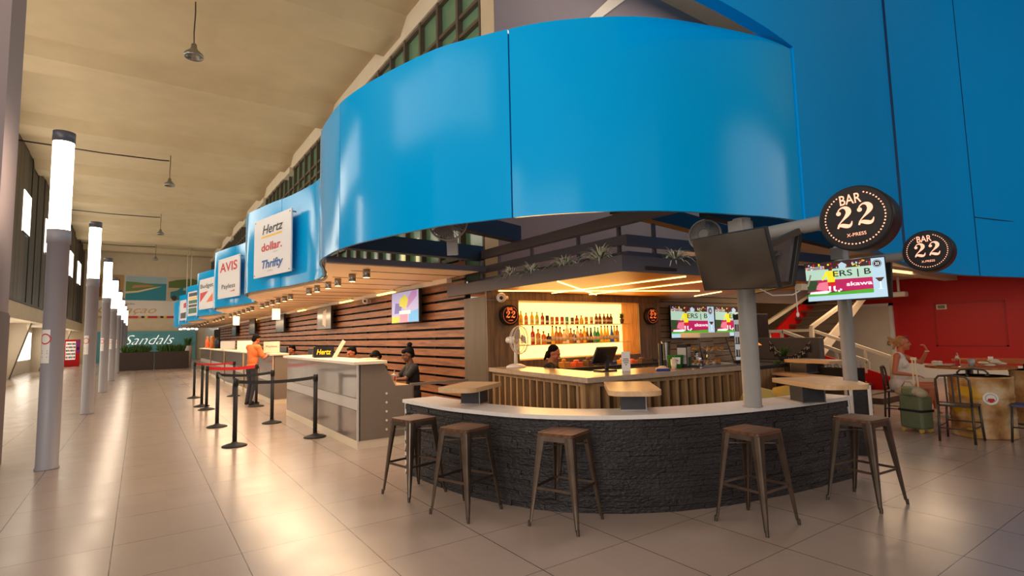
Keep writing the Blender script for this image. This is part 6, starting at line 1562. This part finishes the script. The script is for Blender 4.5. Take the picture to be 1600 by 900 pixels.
mb = MB(); mb.tube([V['wrL']+Vector((.028*math.cos(k*PI/6), .028*math.sin(k*PI/6), -.01)) for k in range(12)], .006, 6, 0, None, True); mb.build('bracelet', 'white', t)
# staff: woman in black with a bun at the low desk, side on
J = dict(pelvis=(0, 0, .62), belly=(0, .0, .75), chest=(0, .02, .97), neck=(0, .04, 1.14), head=(0, .09, 1.28), shL=(-.17, .03, 1.08), shR=(.17, .03, 1.08),
         elL=(-.22, .2, .90), wrL=(-.12, .43, .90), elR=(.22, .2, .90), wrR=(.12, .42, .90), hipL=(-.09, .04, .59), hipR=(.09, .04, .59), knL=(-.1, .45, .58), knR=(.1, .45, .58),
         anL=(-.1, .42, .14), anR=(.1, .42, .14), toL=(-.1, .58, .08), toR=(.1, .58, .08))
t, T, V = figure('staff woman in black with hair in a bun at the low desk', (3.78, 8.35, 0), math.radians(82), J, 'skin_dark', 'hairblack', 'tshirt', 'blackcloth', 'blackcloth', f=(0, 1, -.25), female=True, nL=(0, 0, -1), nR=(0, 0, -1))
hair_cap(T, t, 'hairblack', 'bun')
def office_stool(x, y, label, rz=0, h=.49):
    s = thing('office_stool', label, 'stool', (x, y, 0), rz=rz)
    mb = MB(); mb.lathe([(.001, h-.06), (.19, h-.06), (.2, h-.02), (.18, h), (.001, h)], 20); mb.build('seat', 'blackmatte', s)
    mb = MB(); mb.cyl((0, 0, .06), (0, 0, h-.06), .025, n=12); mb.build('column', 'gundark', s)
    mb = MB()
    for k in range(5): a = 2*PI*k/5; mb.bar((0, 0, .07), (.24*math.cos(a), .24*math.sin(a), .03), .03, .02); mb.ell((.24*math.cos(a), .24*math.sin(a), .025), .025, 8, 6)
    mb.build('base', 'gundark', s)
office_stool(3.8, 8.35, 'black stool under the staff woman with the bun')
# staff man behind the nearest counter
J2 = dict(J); 
t, T, V = figure('staff member with short dark hair looking down behind the nearest counter', (3.72, 11.1, 0), math.radians(105), J2, 'skin_tan', 'hairblack', 'shirt', mat('grey_shirt', (120, 112, 110), .8), 'blackcloth', f=(.0, .9, -.4), up=(0, .4, .9), nL=(0, 0, -1), nR=(0, 0, -1))
hair_cap(T, t, 'hairblack', 'short'); office_stool(3.72, 11.1, 'black stool under the staff member at the nearest counter')
J3 = dict(J)
t, T, V = figure('staff member with only dark hair showing beside low desk end', (3.75, 9.75, -.07), math.radians(95), J3, 'skin_dark', 'hairblack', 'shirt', 'blackcloth', 'blackcloth', f=(0, .7, -.7), up=(0, .7, .7), nL=(0, 0, -1), nR=(0, 0, -1))
hair_cap(T, t, 'hairblack', 'short'); office_stool(3.75, 9.75, 'black stool under the staff member bent over the desk')
# bartender
J4 = dict(J); 
t, T, V = figure('bartender with dark tied hair looking down behind the bar', (5.16, 6.45, 0), math.radians(-143), {k: (v[0], v[1], v[2]+.0) for k, v in J4.items()}, 'skin_tan', 'hairblack', 'shirt', 'blackcloth', 'blackcloth', f=(.05, .88, -.4), up=(0, .4, .9), female=True, nL=(0, 0, -1), nR=(0, 0, -1))
hair_cap(T, t, 'hairblack', 'tied'); office_stool(5.16, 6.45, 'black stool under the bartender')
for k, (y, lb) in enumerate([(17.0, 'seated staff member behind the second counter, hair just visible'), (22.6, 'seated staff member behind the third counter, hair just visible')]):
    t, T, V = figure(lb, (3.85, y, 0), math.radians(100), J, 'skin_tan', 'hairblack', 'shirt', 'blackcloth', 'blackcloth', f=(0, .9, -.3), nL=(0, 0, -1), nR=(0, 0, -1))
    hair_cap(T, t, 'hairblack', 'short'); office_stool(3.85, y, 'black stool behind the %s counter' % ('second' if k == 0 else 'third'))
